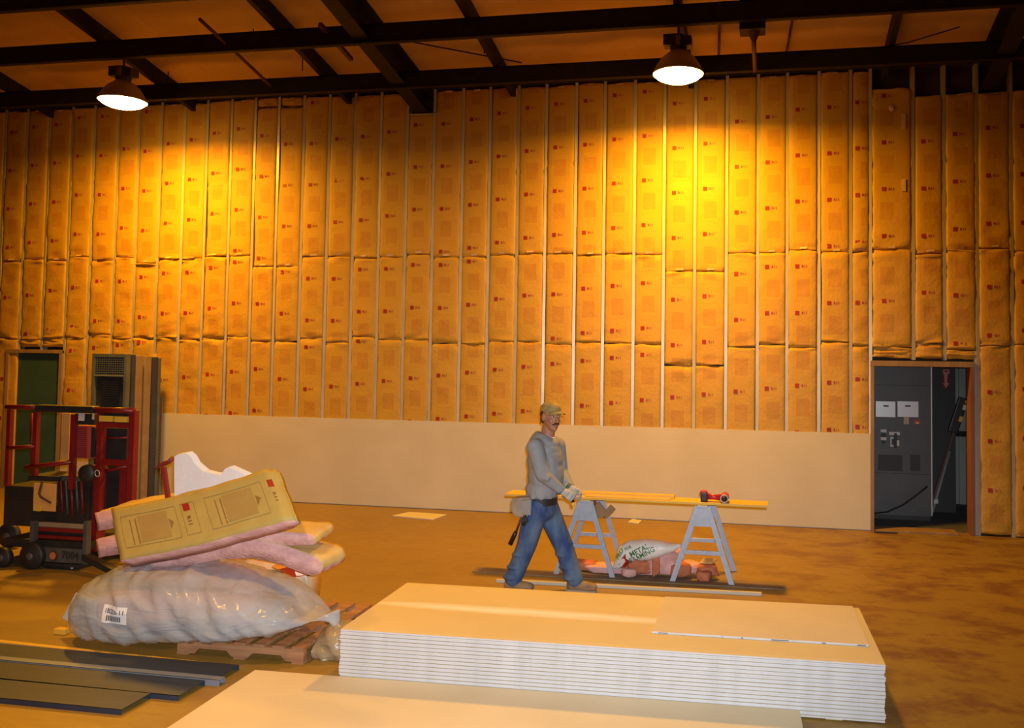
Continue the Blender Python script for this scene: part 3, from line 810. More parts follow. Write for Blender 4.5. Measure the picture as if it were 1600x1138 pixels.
bo = blob(st, -2.93, 0.11, 3.0, 0.014, 30).build('bag_skin', [BAGW], t, smooth=True)
bv = bvh_of(bo)
def press_text(bvh, txt, c, right, up, h, name, m, parent, off=0.005, dirn=Vector((0,1,0)), squeeze=1.0):
    V, F, w = glyphs(txt)
    mb = MB(); mb.add([press(bvh, Vector(c)+Vector(right)*(a*h*squeeze)+Vector(up)*(b*h), off, dirn) for a, b in V], F)
    return mb.build(name, m, parent)
ang = 0.52
rt = Vector((math.cos(ang),0,math.sin(ang))); upv = Vector((-math.sin(ang),0,math.cos(ang)))
for txt, px, py, h in (('METAL',999,860,0.052),('FRAMING',1003,867.5,0.050),('FOR',981,857,0.03)):
    c = at(px, py, -3.03); press_text(bv, txt, c, rt, upv, h, 'lettering', GRN, t)
c = at(968,866,-3.0); press_text(bv, 'PRO', c, Vector((0.45,0,0.9)), Vector((-0.9,0,0.45)), 0.045, 'lettering', GRN, t)
mb = MB()
P = [at(x,y,-3.03) for x,y in ((965,884),(972,872),(977,866),(978,874),(984,878),(978,887),(968,890))]
mb.add([press(bv, p, 0.005) for p in P], [list(range(7))]); mb.build('red_mark', RED, t)
mb = MB()
P = [at(x,y,-3.0) for x,y in ((961,880),(963,866),(968,854),(972,851),(969,860),(966,872))]
mb.add([press(bv, p, 0.004) for p in P], [list(range(6))]); mb.build('yellow_mark', YBAG, t)

# ------------------------------------------------------------------ pallet with bagged insulation and loose batts
PALW = mat('pallet_wood', (0.40, 0.21, 0.10), 0.8, c2=(0.27, 0.13, 0.06), scale=7, stretch=(0.3,3,3), bump=0.2)
px0, px1, py0, py1 = 6.92, 7.93, -5.80, -4.72
t = thing('pallet', (px0, py0, 0), 'worn wooden pallet under the bagged insulation', 'pallet')
for y in (py0, (py0+py1)/2-0.02, py1-0.04):
    L = px1-px0; prof = [(0,0.012),(0,0.10),(L,0.10),(L,0.012),(L-0.14,0.012),(L-0.18,0.05),(L-0.40,0.05),(L-0.44,0.012),(0.44,0.012),(0.40,0.05),(0.18,0.05),(0.14,0.012)]
    MB().slab([(px0+a,y,b) for a,b in prof], (0,0.04,0)).build('stringer', PALW, t)
for k in range(7):
    x = px0 + k*(px1-px0-0.09)/6
    MB().box((x,py0-0.005,0.10), (x+0.09,py1+0.005,0.118)).build('deck_board', PALW, t, bevel=0.002)
for k in range(3):
    x = px0 + k*(px1-px0-0.09)/2
    MB().box((x,py0-0.005,0.0), (x+0.09,py1+0.005,0.012)).build('bottom_board', PALW, t)

def plastic(name, tint, fac, bscale, rough=0.22, bump=0.5):
    m = bpy.data.materials.new(name); m.use_nodes = True; nt = m.node_tree; b = nt.nodes['Principled BSDF']
    b.inputs['Base Color'].default_value = (*tint,1); b.inputs['Roughness'].default_value = rough
    tr = nn(nt, 'ShaderNodeBsdfTransparent'); mx = nn(nt, 'ShaderNodeMixShader')
    tc = nn(nt, 'ShaderNodeTexCoord'); mp = nn(nt, 'ShaderNodeMapping'); mp.inputs['Rotation'].default_value = (0,0.7,0); mp.inputs['Scale'].default_value = (0.7,1,3)
    nt.links.new(tc.outputs['Object'], mp.inputs[0])
    n = nn(nt, 'ShaderNodeTexNoise'); n.inputs['Scale'].default_value = bscale; n.inputs['Detail'].default_value = 5; n.inputs['Distortion'].default_value = 0.8
    rn = nn(nt, 'ShaderNodeTexNoise'); rn.noise_type = 'RIDGED_MULTIFRACTAL'; rn.inputs['Scale'].default_value = bscale*0.7; rn.inputs['Detail'].default_value = 3; nt.links.new(mp.outputs[0], rn.inputs['Vector'])
    nt.links.new(mp.outputs[0], n.inputs['Vector'])
    bp = nn(nt, 'ShaderNodeBump'); bp.inputs['Strength'].default_value = bump; bp.inputs['Distance'].default_value = 0.045
    nt.links.new(math2(nt, 'ADD', rn.outputs[0], math2(nt, 'MULTIPLY', n.outputs[0], 0.6)), bp.inputs['Height']); nt.links.new(bp.outputs[0], b.inputs['Normal'])
    f = math2(nt, 'MULTIPLY_ADD', n.outputs[0], 0.5, fac-0.25)
    nt.links.new(f, mx.inputs[0]); nt.links.new(tr.outputs[0], mx.inputs[1]); nt.links.new(b.outputs[0], mx.inputs[2])
    nt.links.new(mx.outputs[0], nt.nodes['Material Output'].inputs[0]); return m
POLY = plastic('clear_polythene', (0.52,0.57,0.61), 0.58, 3.0, 0.13, 0.9)
POLY2 = plastic('brown_polythene', (0.42,0.33,0.20), 0.62, 9.0)
YB = -5.56
t = thing('insulation_bag', (6.6, YB, 0.12), 'long clear plastic bag full of pink insulation lying on the pallet', 'bag')
st = interp_stations([(128,972,955),(136,988,930),(158,1010,902),(190,1016,888),(240,1018,882),(300,1018,882),(360,1015,893),(410,1010,910),(450,1006,930),(490,1000,956),(515,990,968),(530,990,982)], YB, 70, lambda q: max(0.10, (1-abs(2*q-0.95)**5.0)*0.92 if q<0.97 else 0.12), 0.42, 0.02)
bo = blob(st, YB, 0.43, 11.0, 0.034, 72, 0.75, 0.40)
for v in bo.v:
    if v.z < 0.122 and v.y > -5.83: v.z = 0.122
    if v.z < 0.015: v.z = 0.015
bag = bo.build('bag_skin', [POLY], t, smooth=True)
bvB = bvh_of(bag)
# rolled pink batts inside the bag
for (xa, xb, yy, zz, r) in ((6.24,6.80,-5.70,0.26,0.14),(6.25,7.35,-5.33,0.36,0.18),(6.80,7.4,-5.62,0.30,0.12),(6.3,7.0,-5.45,0.44,0.10)):
    m_ = MB(); pts = [(xa,yy,zz),(xa+0.04,yy,zz),((xa+xb)/2,yy+0.02,zz+0.01),(xb-0.04,yy,zz-0.02),(xb,yy,zz-0.02)]
    m_.tube(pts, [r*0.8,r,r*1.02,r*0.95,r*0.7], 20); m_.build('rolled_batt', PINK, t, smooth=True)
# white label
LBL = mat('white_label', (0.80,0.80,0.80), 0.6); INK = mat('label_ink', (0.06,0.06,0.07), 0.6)
c = at(187,958,-5.93); r_ = Vector((1,0,-0.05)); u_ = Vector((0.05,0,1))
mb = MB(); n = 6
for j in range(n+1):
    for i in range(n+1): mb.v.append(press(bvB, c + r_*(0.10*(2*i/n-1)) + u_*(0.062*(2*j/n-1)), 0.006))
for j in range(n):
    for i in range(n): mb.f.append([j*(n+1)+i, j*(n+1)+i+1, (j+1)*(n+1)+i+1, (j+1)*(n+1)+i]); mb.m.append(0)
lb = mb.build('label', LBL, t)
press_text(bvB, '1B2Z6-11', c+u_*0.025, r_, u_, 0.032, 'lettering', INK, lb, 0.011)
mb = MB(); cc = c-u_*0.025
for k in range(9):
    a = -0.062+0.0138*k
    mb.add([press(bvB, cc+r_*(a)+u_*-0.02, 0.011), press(bvB, cc+r_*(a+0.009)+u_*-0.02, 0.011), press(bvB, cc+r_*(a+0.009)+u_*0.018, 0.011), press(bvB, cc+r_*a+u_*0.018, 0.011)], [(0,1,2,3)])
mb.build('barcode', INK, lb)
# white corner of board sticking out under the bag
P = [at(x,y,-5.62) for x,y in ((97,966),(118,927),(150,940),(150,985),(128,984))]
o = MB().slab(P, (0,0.02,0)).build('white_board_corner', GYPE, None, bevel=0.002); tag(o, 'white board corner poking out at the left end of the clear bag', 'board')
# second bag behind, with a printed band
t = thing('insulation_bag', (7.35,-4.95,0.12), 'smaller tan plastic bag with a red printed patch behind the long clear bag', 'bag')
st = interp_stations([(338,960,895),(352,965,882),(385,968,872),(420,968,872),(450,965,880),(465,960,892),(472,955,905)], -5.05, 34, lambda q: max(0.25, math.sin(PI*min(max(q,0.06),0.94))**0.4))
b2 = blob(st, -4.86, 0.21, 5.0, 0.012, 40, 0.8)
for v in b2.v:
    if v.z < 0.12: v.z = 0.12
TANB = mat('tan_printed_bag', (0.66,0.42,0.22), 0.35, c2=(0.55,0.46,0.32), scale=5, bump=0.3, bscale=12)
b2 = b2.build('bag_skin', [TANB], t, smooth=True); bv2 = bvh_of(b2)
mb = MB(); P = [at(x,y,-5.3) for x,y in ((424,901),(438,889),(446,905),(446,918),(430,916))]
mb.add([press(bv2, p, 0.006) for p in P], [list(range(5))]); mb.build('red_patch', RED, t)
mb = MB(); P = [at(x,y,-5.3) for x,y in ((404,893),(424,886),(434,890),(424,900),(428,914),(412,912))]
mb.add([press(bv2, p, 0.005) for p in P], [list(range(6))]); mb.build('orange_patch', mat('orange_print', (0.80,0.36,0.10), 0.5), t)

# loose folded batts: a folded slab whose centre line runs through photo points, square at the left and rounded at the right
def folded_batt(cl, thick, wvec, label, seed, face_up=False, taper=None, nw=10, prints=False):
    cl = [Vector(p) for p in cl]
    # resample
    n = 36; seg = [0]
    for a, b in zip(cl, cl[1:]): seg.append(seg[-1]+(b-a).length)
    L = seg[-1]; P = []
    for i in range(n):
        s = L*(1-(1-i/(n-1))**1.8)
        for k in range(len(cl)-1):
            if seg[k] <= s <= seg[k+1]+1e-9:
                u = (s-seg[k])/(seg[k+1]-seg[k])
                p0 = cl[max(k-1,0)]; p1 = cl[k]; p2 = cl[k+1]; p3 = cl[min(k+2,len(cl)-1)]
                P.append(0.5*((2*p1)+(p2-p0)*u+(2*p0-5*p1+4*p2-p3)*u*u+(3*p1-p0-3*p2+p3)*u*u*u)); break
    wv = Vector(wvec)
    outline = []
    T = [(P[min(i+1,n-1)]-P[max(i-1,0)]).normalized() for i in range(n)]
    N = [wv.cross(tt).normalized() for tt in T]
    if (N[5].z if abs(wv.y) > abs(wv.z)*2 else -N[5].y) < 0: N = [-q for q in N]
    top = []; bot = []
    for i in range(n):
        s = 1-(1-i/(n-1))**1.8; h = thick/2*(taper(s) if taper else 1)
        rr = (L*(1-s))/(thick*0.85)
        if rr < 1: h *= math.sqrt(max(0.02, 1-(1-rr)**2))
        top.append(P[i]+N[i]*h); bot.append(P[i]-N[i]*h)
    ring = top + bot[::-1]
    m = len(ring); mb = MB(); uv = []
    for j in range(nw+1):
        v = j/nw
        for i, p in enumerate(ring):
            w_ = p + wv*v + Vector((0.010*noise.noise((p.x*6,v*7,seed)),0.010*noise.noise((p.x*6,v*7,seed+4)),0.012*noise.noise((p.x*5,v*5,seed+8))))
            if j in (0,nw): w_ += Vector((0.006*noise.noise((p.x*25,p.z*25,seed)),0.008*noise.noise((p.x*30,p.z*30,seed+1)),0))
            mb.v.append(w_); uv.append((v*wv.length, (i/(n-1)*L if i < n else (2*n-1-i)/(n-1)*L)))
    for j in range(nw):
        for i in range(m):
            i2 = (i+1) % m
            if i == m-1: mt = 1
            elif i < n: mt = 0
            else: mt = 1 if face_up else 0
            mb.f.append([j*m+i, j*m+i2, (j+1)*m+i2, (j+1)*m+i]); mb.m.append(mt)
    for j in (0, nw):
        for i in range(n-1):
            mb.f.append([j*m+i, j*m+i+1, j*m+m-2-i, j*m+m-1-i]); mb.m.append(1)
    root = thing('insulation_batt', P[0], label, 'insulation batt', 'loose folded batts on the bags')
    ob = mb.build('batt_body', [KRP if not prints else KRP2, PINK], root, smooth=True, uvs=uv)
    return root, P, N, wv, L
KRP2 = mat('kraft_front', (0.45, 0.36, 0.11), 0.6, c2=(0.41, 0.32, 0.09), scale=5, bump=0.15, bscale=10)
# main batt, its printed kraft face towards the camera and leaning back
Ym = -5.80
lo = [at(x,y,Ym) for x,y in ((188,876),(272,861),(362,838),(452,812))]
up_ = [at(x,y,Ym+0.27) for x,y in ((162,788),(242,774),(340,757),(440,747))]
wv = sum(((b-a) for a, b in zip(lo, up_)), Vector())/4
nrm = (lo[-1]-lo[0]).normalized().cross(wv).normalized()      # away from the camera or towards it
if nrm.y > 0: nrm = -nrm
TH = 0.13
cl = [p - nrm*TH*0.5 for p in lo]
cl = cl + [cl[-1]+(cl[-1]-cl[-2]).normalized()*0.02]
wt = wv if wv.cross((cl[1]-cl[0])).dot(nrm) > 0 else wv
root, P, N, wvv, L = folded_batt(cl, TH, wv, 'top batt of the pallet pile, printed kraft face leaning towards the camera', 2.0, prints=True)
sgn = 1 if N[5].dot(nrm) > 0 else -1
BRN = mat('brown_print', (0.27, 0.16, 0.05), 0.6); BRN2 = mat('tan_print', (0.37, 0.26, 0.08), 0.6)
bvm = bvh_of(root.children[0])
def onface(s, w):
    """point on the printed face: s along the batt 0..1, w up across it 0..1"""
    k = (1-(1-s)**(1/1.8))*(len(P)-1); i = min(int(k), len(P)-2); u = k-i
    q = P[i].lerp(P[i+1], u) + wvv*w
    h = bvm.ray_cast(q+nrm*0.6, -nrm)
    return (h[0]+nrm*0.004) if h[0] is not None else q+nrm*(TH/2+0.004)
def face_poly(pts, name, m):
    mb = MB(); mb.add([onface(*p) for p in pts], [list(range(len(pts)))]); return mb.build(name, m, root)
def frame(s0, s1, w0, w1, e):
    mb = MB()
    def strip(a, b, k):
        for i in range(6):
            pa = (a[0]+(b[0]-a[0])*i/6, a[1]+(b[1]-a[1])*i/6); pb = (a[0]+(b[0]-a[0])*(i+1)/6, a[1]+(b[1]-a[1])*(i+1)/6)
            o_ = (0, e*3) if k else (e, 0)
            mb.add([onface(*pa), onface(*pb), onface(pb[0]+o_[0], pb[1]+o_[1]), onface(pa[0]+o_[0], pa[1]+o_[1])], [(0,1,2,3)])
    strip((s0,w0),(s1,w0),1); strip((s0,w1),(s1,w1),1); strip((s0,w0),(s0,w1),0); strip((s1,w0),(s1,w1),0)
    return mb.build('printed_frame', BRN, root)
for s0 in (0.07, 0.565):
    frame(s0, s0+0.315, 0.20, 0.80, 0.003)
    for (a, b, w0, w1) in ((0.055,0.062,0.24,0.72),(0.085,0.094,0.24,0.72)):
        mb = MB(); mb.add([onface(s0+a,w0),onface(s0+b,w0),onface(s0+b,w1),onface(s0+a,w1)],[(0,1,2,3)]); mb.build('printed_rule', BRN, root)
    mb = MB(); mb.add([onface(s0+0.265,0.40),onface(s0+0.292,0.52),onface(s0+0.265,0.60)],[(0,1,2)])
    mb.build('printed_arrow', BRN, root)
    mb = MB()
    for i in range(8):
        for j in range(4):
            a = s0+0.10+i*0.020; w0 = 0.26+j*0.125
            mb.add([onface(a,w0),onface(a+0.0201,w0),onface(a+0.0201,w0+0.1251),onface(a,w0+0.1251)],[(0,1,2,3)])
    mb.build('printed_text_block', BRN2, root)
for s0 in (0.445, 0.935):
    if s0 < 0.9: frame(s0-0.025, s0+0.055, 0.20, 0.80, 0.003)
    face_poly([(s0-0.012,0.66),(s0+0.028,0.66),(s0+0.028,0.80),(s0-0.012,0.80)], 'red_mark', RED)
    V, F, w = glyphs('R11'); mb = MB()
    mb.add([onface(s0+0.010+b*0.022, 0.47-a*0.085) for a, b in V], F); mb.build('lettering', mat('dark_red_print', (0.25,0.05,0.02), 0.6), root)
# two flat folded batts below it, pink edges to the camera
yb_ = -5.64
cl = [at(x,y,yb_) for x,y in ((205,872),(300,860),(400,846),(470,843),(492,848))]
folded_batt(cl, 0.12, Vector((0,0.28,0.03)), 'pink middle batt of the pallet pile, its kraft tip pointing right', 5.0, True, lambda s: 0.75+0.35*math.sin(PI*min(s*1.1,1)))
cl = [at(x,y,yb_) for x,y in ((210,890),(290,872),(370,857),(420,862),(462,876),(502,888))]
folded_batt(cl, 0.145, Vector((0.05,0.27,0.02)), 'pink lower batt of the pallet pile, drooping over the clear bag at the right', 8.0, True, lambda s: 0.55+0.5*min(1,s*1.8))
cl = [at(x,y,-5.30) for x,y in ((151,816),(200,806),(280,795))]
folded_batt(cl, 0.15, Vector((0,0.4,0.03)), 'pink batt end sticking out at the left behind the printed batt', 9.0, True)
cl = [at(x,y,-5.34) for x,y in ((152,858),(220,846),(300,838))]
folded_batt(cl, 0.15, Vector((0,0.4,0.0)), 'orange pink batt end at the left under the other batt ends', 12.0, True)
# white torn sheet on top
P_ = [at(x,y,-5.26) for x,y in ((272,714),(278,710),(291,708),(298,714),(304,725),(318,737),(334,741),(345,742),(351,733),(357,730),(368,735),(386,743),(396,750),(396,775),(340,780),(300,785),(272,790))]
FOAM = mat('white_foam_sheet', (0.72,0.79,0.88), 0.7, c2=(0.67,0.74,0.83), scale=6, bump=0.1)
o = MB().slab(P_, (0.03,0.035,0.012)).build('foam_sheet', FOAM, None, bevel=0.003); tag(o, 'torn white foam sheet standing on top of the batt pile', 'foam sheet')
# hammer standing behind it
HAM = mat('dark_red_hammer', (0.20,0.02,0.02), 0.5)
h0 = at(262,775,-5.25); h1 = at(256,730,-5.25)
t = thing('hammer', h0, 'dark red hammer standing head up behind the printed batt, left of the white sheet', 'hammer')
MB().beam(h0-(h1-h0)*0.6, h1, 0.036, 0.028, up=(0,1,0)).build('handle', HAM, t, bevel=0.006)
hd = [at(x,y,-5.25) for x,y in ((243,734),(249,728),(256,725),(264,722),(270,716))]
MB().tube(hd, [0.006,0.014,0.02,0.017,0.021], 10).build('head', HAM, t, smooth=True)
# brown crumpled plastic between pallet and stack
t = thing('plastic_wrap', on(500,1030,0), 'crumpled brown plastic wrap on the floor between pallet and drywall stack', 'plastic')
st = interp_stations([(468,1042,1030),(478,1046,1008),(495,1050,996),(512,1050,988),(530,1050,990),(545,1046,1005)], -5.62, 30, lambda q: 0.8)
b3 = blob(st, -5.52, 0.20, 21.0, 0.04, 40, 0.9)
for v in b3.v:
    v.z = max(v.z, 0.003); v.x = min(v.x, 8.30); v.x = max(v.x, 7.935)
b3.build('wrap_skin', [POLY2], t, smooth=True)
lump((8.1,-5.5,0.09), (0.11,0.14,0.075), 0.3, 31.0, 0.3).build('paper_filling', [mat('tan_paper', (0.55,0.42,0.24), 0.8, c2=(0.35,0.26,0.14), scale=14)], t, smooth=True)

# ------------------------------------------------------------------ steel studs and strips on the floor at the lower left
DST = mat('dark_blue_steel', (0.032,0.048,0.085), 0.5, 0.1, c2=(0.022,0.034,0.062), scale=5, stretch=(0.3,4,1))
LST = mat('light_grey_steel', (0.22,0.26,0.33), 0.4, 0.2)
def floor_bar(p, q, w, h, z0, name, m, label, cat, grp, ch=True):
    a = Vector((p[0],p[1],z0)); b = Vector((q[0],q[1],z0)); d_ = (b-a).normalized(); s_ = Vector((-d_.y,d_.x,0))*w/2
    mb = MB()
    up_v = Vector((0,0,h-0.003)); mb.slab([a-s_+up_v, b-s_+up_v, b+s_+up_v, a+s_+up_v], (0,0,0.003))
    for k in (-1,1):
        e = s_*k
        mb.slab([a+e, b+e, b+e-s_*k*0.03, a+e-s_*k*0.03], (0,0,h))
    o = mb.build(name, m); tag(o, label, cat, grp); return o
G = 'steel tracks on the floor at the lower left'
floor_bar((4.9,-6.10), (7.55,-6.10), 0.22, 0.035, 0.0, 'steel_track', DST, 'dark steel track lying nearest the pallet', 'track', G)
floor_bar((5.1,-6.25), (7.60,-6.25), 0.06, 0.042, 0.0, 'steel_track', LST, 'narrow light grey steel track between two dark ones', 'track', G)
floor_bar((5.2,-6.42), (7.50,-6.42), 0.26, 0.035, 0.0, 'steel_track', DST, 'dark steel track in front of the light grey one', 'track', G)
floor_bar((5.4,-6.70), (7.30,-6.68), 0.26, 0.035, 0.0, 'steel_track', DST, 'dark steel track nearest the camera', 'track', G)
floor_bar((5.0,-5.98), (6.42,-6.0), 0.05, 0.03, 0.0, 'steel_track', LST, 'short light grey steel track beside the yellow strip', 'track', G)
o = MB().box((4.9,-5.925,0), (7.34,-5.885,0.012), rot=Matrix.Rotation(-0.04,3,'Z')).build('wood_strip', BOARD, None, bevel=0.002); tag(o, 'thin yellow wooden strip on the floor in front of the pallet', 'strip')
p = on(97,990,0); o = MB().box((p.x-0.05,p.y-0.03,0), (p.x+0.05,p.y+0.03,0.04)).build('wood_block', BOARD, None, bevel=0.003); tag(o, 'small yellow wood block on the floor left of the clear bag', 'block')
# ------------------------------------------------------------------ electrical room behind the doorway
CABM = mat('dark_grey_switchgear', (0.085,0.093,0.10), 0.5, 0.1, c2=(0.07,0.077,0.083), scale=3)
CABD = mat('switchgear_recess', (0.03,0.032,0.035), 0.6)
CH = mat('bright_meter_plate', (0.62,0.66,0.68), 0.35, 0.4)
WHT = mat('white_plate', (0.62,0.62,0.60), 0.6)
YC = 0.80
def pr_(x0, y0, x1, y1, Y, dep, front=0.0):
    """box whose front face fills the photo rectangle on the plane y = Y"""
    a = at((x0+x1)/2, y1, Y); b = at((x0+x1)/2, y0, Y); l = at(x0, (y0+y1)/2, Y).x; r = at(x1, (y0+y1)/2, Y).x
    return (l, Y-front, a.z), (r, Y+dep, b.z)
xr_ = at(1456,650,YC).x
t = thing('switchgear_cabinet', (12.9, YC, 0), 'dark grey electrical switchgear cabinet seen through the doorway', 'cabinet')
MB().box((12.0,YC,0.06), (xr_,YC+0.7,2.45)).build('body', CABM, t, bevel=0.006)
MB().box((12.0,YC+0.02,0.0), (xr_-0.02,YC+0.68,0.06)).build('plinth', CABD, t)
MB().box((xr_-0.012,YC-0.012,0.08), (xr_+0.003,YC+0.004,2.44)).build('edge_trim', CH, t, bevel=0.002)
mb = MB(); z_ = at(1410,602,YC).z; mb.box((12.05,YC-0.004,z_-0.006), (xr_-0.02,YC+0.001,z_)); z_ = at(1410,740,YC).z; mb.box((12.05,YC-0.004,z_-0.006), (xr_-0.02,YC+0.001,z_)); mb.build('door_seam', CABD, t)
for r in ((1368,627,1399,652),(1402,627,1435,652)):
    a, b = pr_(*r, YC, 0.01, 0.02); m_ = MB().box(a, b).build('meter_window', CH, t, bevel=0.004)
    MB().box((a[0]+0.10,a[1]-0.004,b[2]-0.075), (a[0]+0.17,a[1]+0.002,b[2]-0.055)).build('latch', CABD, m_)
a, b = pr_(1412,651,1420,663,YC,0.0,0.008); MB().box(a, b).build('tan_tag', mat('tan_tag', (0.50,0.42,0.28), 0.6), t)
a, b = pr_(1428,656,1438,663,YC,0.0,0.006); l = MB().box(a, b).build('red_label', mat('red_label', (0.45,0.06,0.04), 0.6), t)
MB().box((a[0]+0.02,a[1]-0.003,a[2]+0.008), (b[0]-0.02,a[1],a[2]+0.028)).build('white_line', WHT, l)
for r in ((1376,671,1385,676),(1376,683,1385,688),(1389,675,1406,680),(1391,683,1396,698),(1401,688,1405,697)):
    a, b = pr_(*r, YC, 0.0, 0.012); MB().box(a, b).build('switch_plate', WHT, t, bevel=0.002)
for r in ((1377,676,1384,683),(1378,689,1383,693),(1397,677,1401,700),(1393,686,1396,695)):
    a, b = pr_(*r, YC, 0.0, 0.03); MB().box(a, b).build('switch_handle', CABD, t, bevel=0.003)
for r in ((1372,711,1410,736),(1422,711,1438,736)):
    a, b = pr_(*r, YC, 0.004, 0.004); MB().box(a, b).build('vent_panel', CABD, t)
a, b = pr_(1368,708,1440,739,YC,0.0,0.002); MB().box(a, b).build('vent_surround', CABM, t)
# dark column beyond the cabinet with a red arrow sign on it
o = MB().box((xr_+0.03,1.55,0), (13.80,1.75,2.7)).build('wall_room_pier', CABD); o['kind'] = 'structure'
t = thing('arrow_sign', at(1478,592,1.54), 'red down arrow sign inside the electrical room', 'sign')
a, b = pr_(1471.5,576,1484.5,608,1.54,0.005); MB().box(a, b).build('plate', mat('dark_red_plate', (0.10,0.015,0.012), 0.6), t)
A = lambda x,y: at(x,y,1.535)
mb = MB(); mb.add([A(1475,586),A(1480.5,586),A(1480,599),A(1483,599),A(1478,607),A(1473.5,599),A(1476,599)], [list(range(7))])
mb.add([A(1473.5,577.5),A(1483,577.5),A(1483,584),A(1480,586),A(1476,586),A(1473.5,584)], [list(range(6))])
mb.build('arrow', mat('pale_red_arrow', (0.62,0.22,0.20), 0.6), t)
mb = MB(); mb.add([A(1475.5,579),A(1481,579),A(1481,582),A(1475.5,582)], [(0,1,2,3)]); o = mb.build('square_mark', mat('arrow_red', (0.35,0.03,0.03), 0.6), t); o.location.y -= 0.003
# long tool leaning in the corner, black head with two pale labels
YT = 1.25
t = thing('leaning_tool', at(1440,812,YT), 'long dark tool with black head and yellow labels leaning inside the doorway', 'tool')
MB().beam(at(1452,800,YT), at(1492,668,YT), 0.03, 0.03, up=(0,1,0)).build('shaft', mat('dark_red_shaft', (0.10,0.03,0.03), 0.5), t)
MB().beam(at(1488,676,YT), at(1506,622,YT), 0.13, 0.08, up=(0,1,0)).build('head', DBLK, t, bevel=0.012)
for (x,y,m_) in ((1507,637,WHT),(1501,655,BOARD)):
    p = at(x,y,YT-0.05); MB().beam(p-Vector((0.012,0,0.035)), p+Vector((0.012,0,0.035)), 0.045, 0.012, up=(0,1,0)).build('label_plate', m_, t)
MB().box((at(1509,628,YT).x-0.02,YT-0.05,at(1509,628,YT).z-0.02), (at(1509,628,YT).x+0.03,YT-0.03,at(1509,628,YT).z+0.02)).build('orange_tip', mat('orange_tip', (0.6,0.3,0.04), 0.5), t)
b = at(1462,783,1.45); a = at(1484,705,1.45); b0 = b + (b-a)*(b.z/(a.z-b.z))
t = thing('grey_pole', b, 'pale grey pole leaning beside the dark tool in the doorway', 'pole')
MB().tube([a, b, b0], 0.02, 10).build('tube', mat('grey_pole_paint', (0.30,0.30,0.29), 0.5), t, smooth=True)
MB().box((b.x-0.03,b.y-0.03,b.z-0.035), (b.x+0.03,b.y+0.03,b.z+0.03)).build('end_block', WHT, t, bevel=0.005)
P_ = [at(x,y,0.70) for x,y in ((1366,801),(1385,799),(1410,788),(1432,772),(1448,759))]
P_ = [Vector((12.35,0.42,0.013)), Vector((12.47,0.50,0.02))] + [p-Vector((0,0.06,0)) for p in P_]
o = MB().tube(P_, 0.012, 8).build('cable', STEEL, None, smooth=True); tag(o, 'thick black cable drooping in front of the switchgear cabinet', 'cable')

# ------------------------------------------------------------------ stood-up steel frames leaning on the wall at the left
FG = mat('frame_grey_green', (0.16,0.20,0.17), 0.5, 0.2, c2=(0.12,0.15,0.13), scale=4)
FB = mat('frame_dark_blue', (0.045,0.065,0.12), 0.5, c2=(0.035,0.05,0.09), scale=4)
FT = mat('frame_tan_edge', (0.36,0.27,0.15), 0.7, c2=(0.30,0.22,0.12), scale=5)
FD = mat('frame_dark_panel', (0.03,0.036,0.036), 0.5)
WIRE = mat('frame_wire', (0.30,0.34,0.28), 0.45, 0.4)
def frame_unit(y, xl, xr, zt, face, edge, th, label, grille=False):
    t = thing('steel_frame_panel', (xl, y, 0), label, 'panel', 'frame panels stood against the wall')
    w = 0.045
    mb = MB(); mb.box((xl,y,0), (xl+w,y+th,zt)); mb.box((xl+w,y,zt-w), (xr-w,y+th,zt)); mb.box((xl+w,y,0), (xr-w,y+th,w)); mb.build('frame', face, t)
    MB().box((xr-w,y-0.001,0), (xr,y+th,zt)).build('edge_rail', edge, t, bevel=0.003)
    if grille:
        MB().box((xl+w,y+0.05,w), (xr-w,y+0.065,zt-w)).build('panel', FD, t)
        zm = at(170,586,y).z
        mb = MB()
        k = 0
        nx, nz = 13, 8
        for i in range(nx+1):
            x = xl+w+(xr-xl-2*w)*i/nx; mb.box((x-0.003,y+0.010,zm), (x+0.003,y+0.016,zt-w))
        for i in range(nz+1):
            z = zm+(zt-w-zm)*i/nz; mb.box((xl+w,y+0.006,z-0.003), (xr-w,y+0.012,z+0.003))
        mb.build('wire_grid', WIRE, t)
        MB().box((xl+w,y,zm-0.02), (xr-w,y+0.03,zm)).build('mid_rail', WIRE, t)
        mb = MB(); z1 = zm-0.08; z0 = 0.9
        for i in range(26):
            z = z0+(z1-z0)*i/26
            mb.add([(xl+0.16,y+0.045,z),(xr-0.14,y+0.045,z),(xr-0.14,y+0.02,z+0.022),(xl+0.16,y+0.02,z+0.022)], [(0,1,2,3)])
        mb.build('louvre', mat('louvre_grey', (0.07,0.08,0.085), 0.5), t)
    else:
        MB().box((xl+w,y+0.02,w), (xr-w,y+0.035,zt-w)).build('panel', FD, t)
    return t
y = -0.86
zt = at(170,553,y).z
specs = [(FG,FG,0.075,0.02,'foremost grey green panel with wire grid and louvre, standing against the wall'),(FB,FB,0.07,0.012,'dark blue panel stood right behind the wire grid panel'),(FT,FT,0.13,0.045,'panel with a wide tan edge behind the dark blue one'),(FG,FT,0.12,0.02,'second tan edged panel, deeper in the row'),(FB,FB,0.11,0.01,'thick dark blue panel with a grey panel behind it'),(FG,FG,0.05,0.0,'thin grey green panel of the row nearest the wall')]
xl, xr = at(142.5,600,y).x, at(197,600,y).x
for k, (fa, ed, th, gap, lab) in enumerate(specs):
    frame_unit(y, xl-0.02*k, xr+0.006*k, zt-0.012*k, fa, ed, th, lab, k == 0); y += th+gap
p = at(241,562,-0.06); o = MB().box((p.x-0.03,-0.05,p.z-0.10), (p.x+0.03,-0.04,p.z+0.09)).build('yellow_tag', mat('yellow_tag', (0.75,0.48,0.08), 0.6)); tag(o, 'small yellow tag on the wall right of the leaning panels', 'tag')
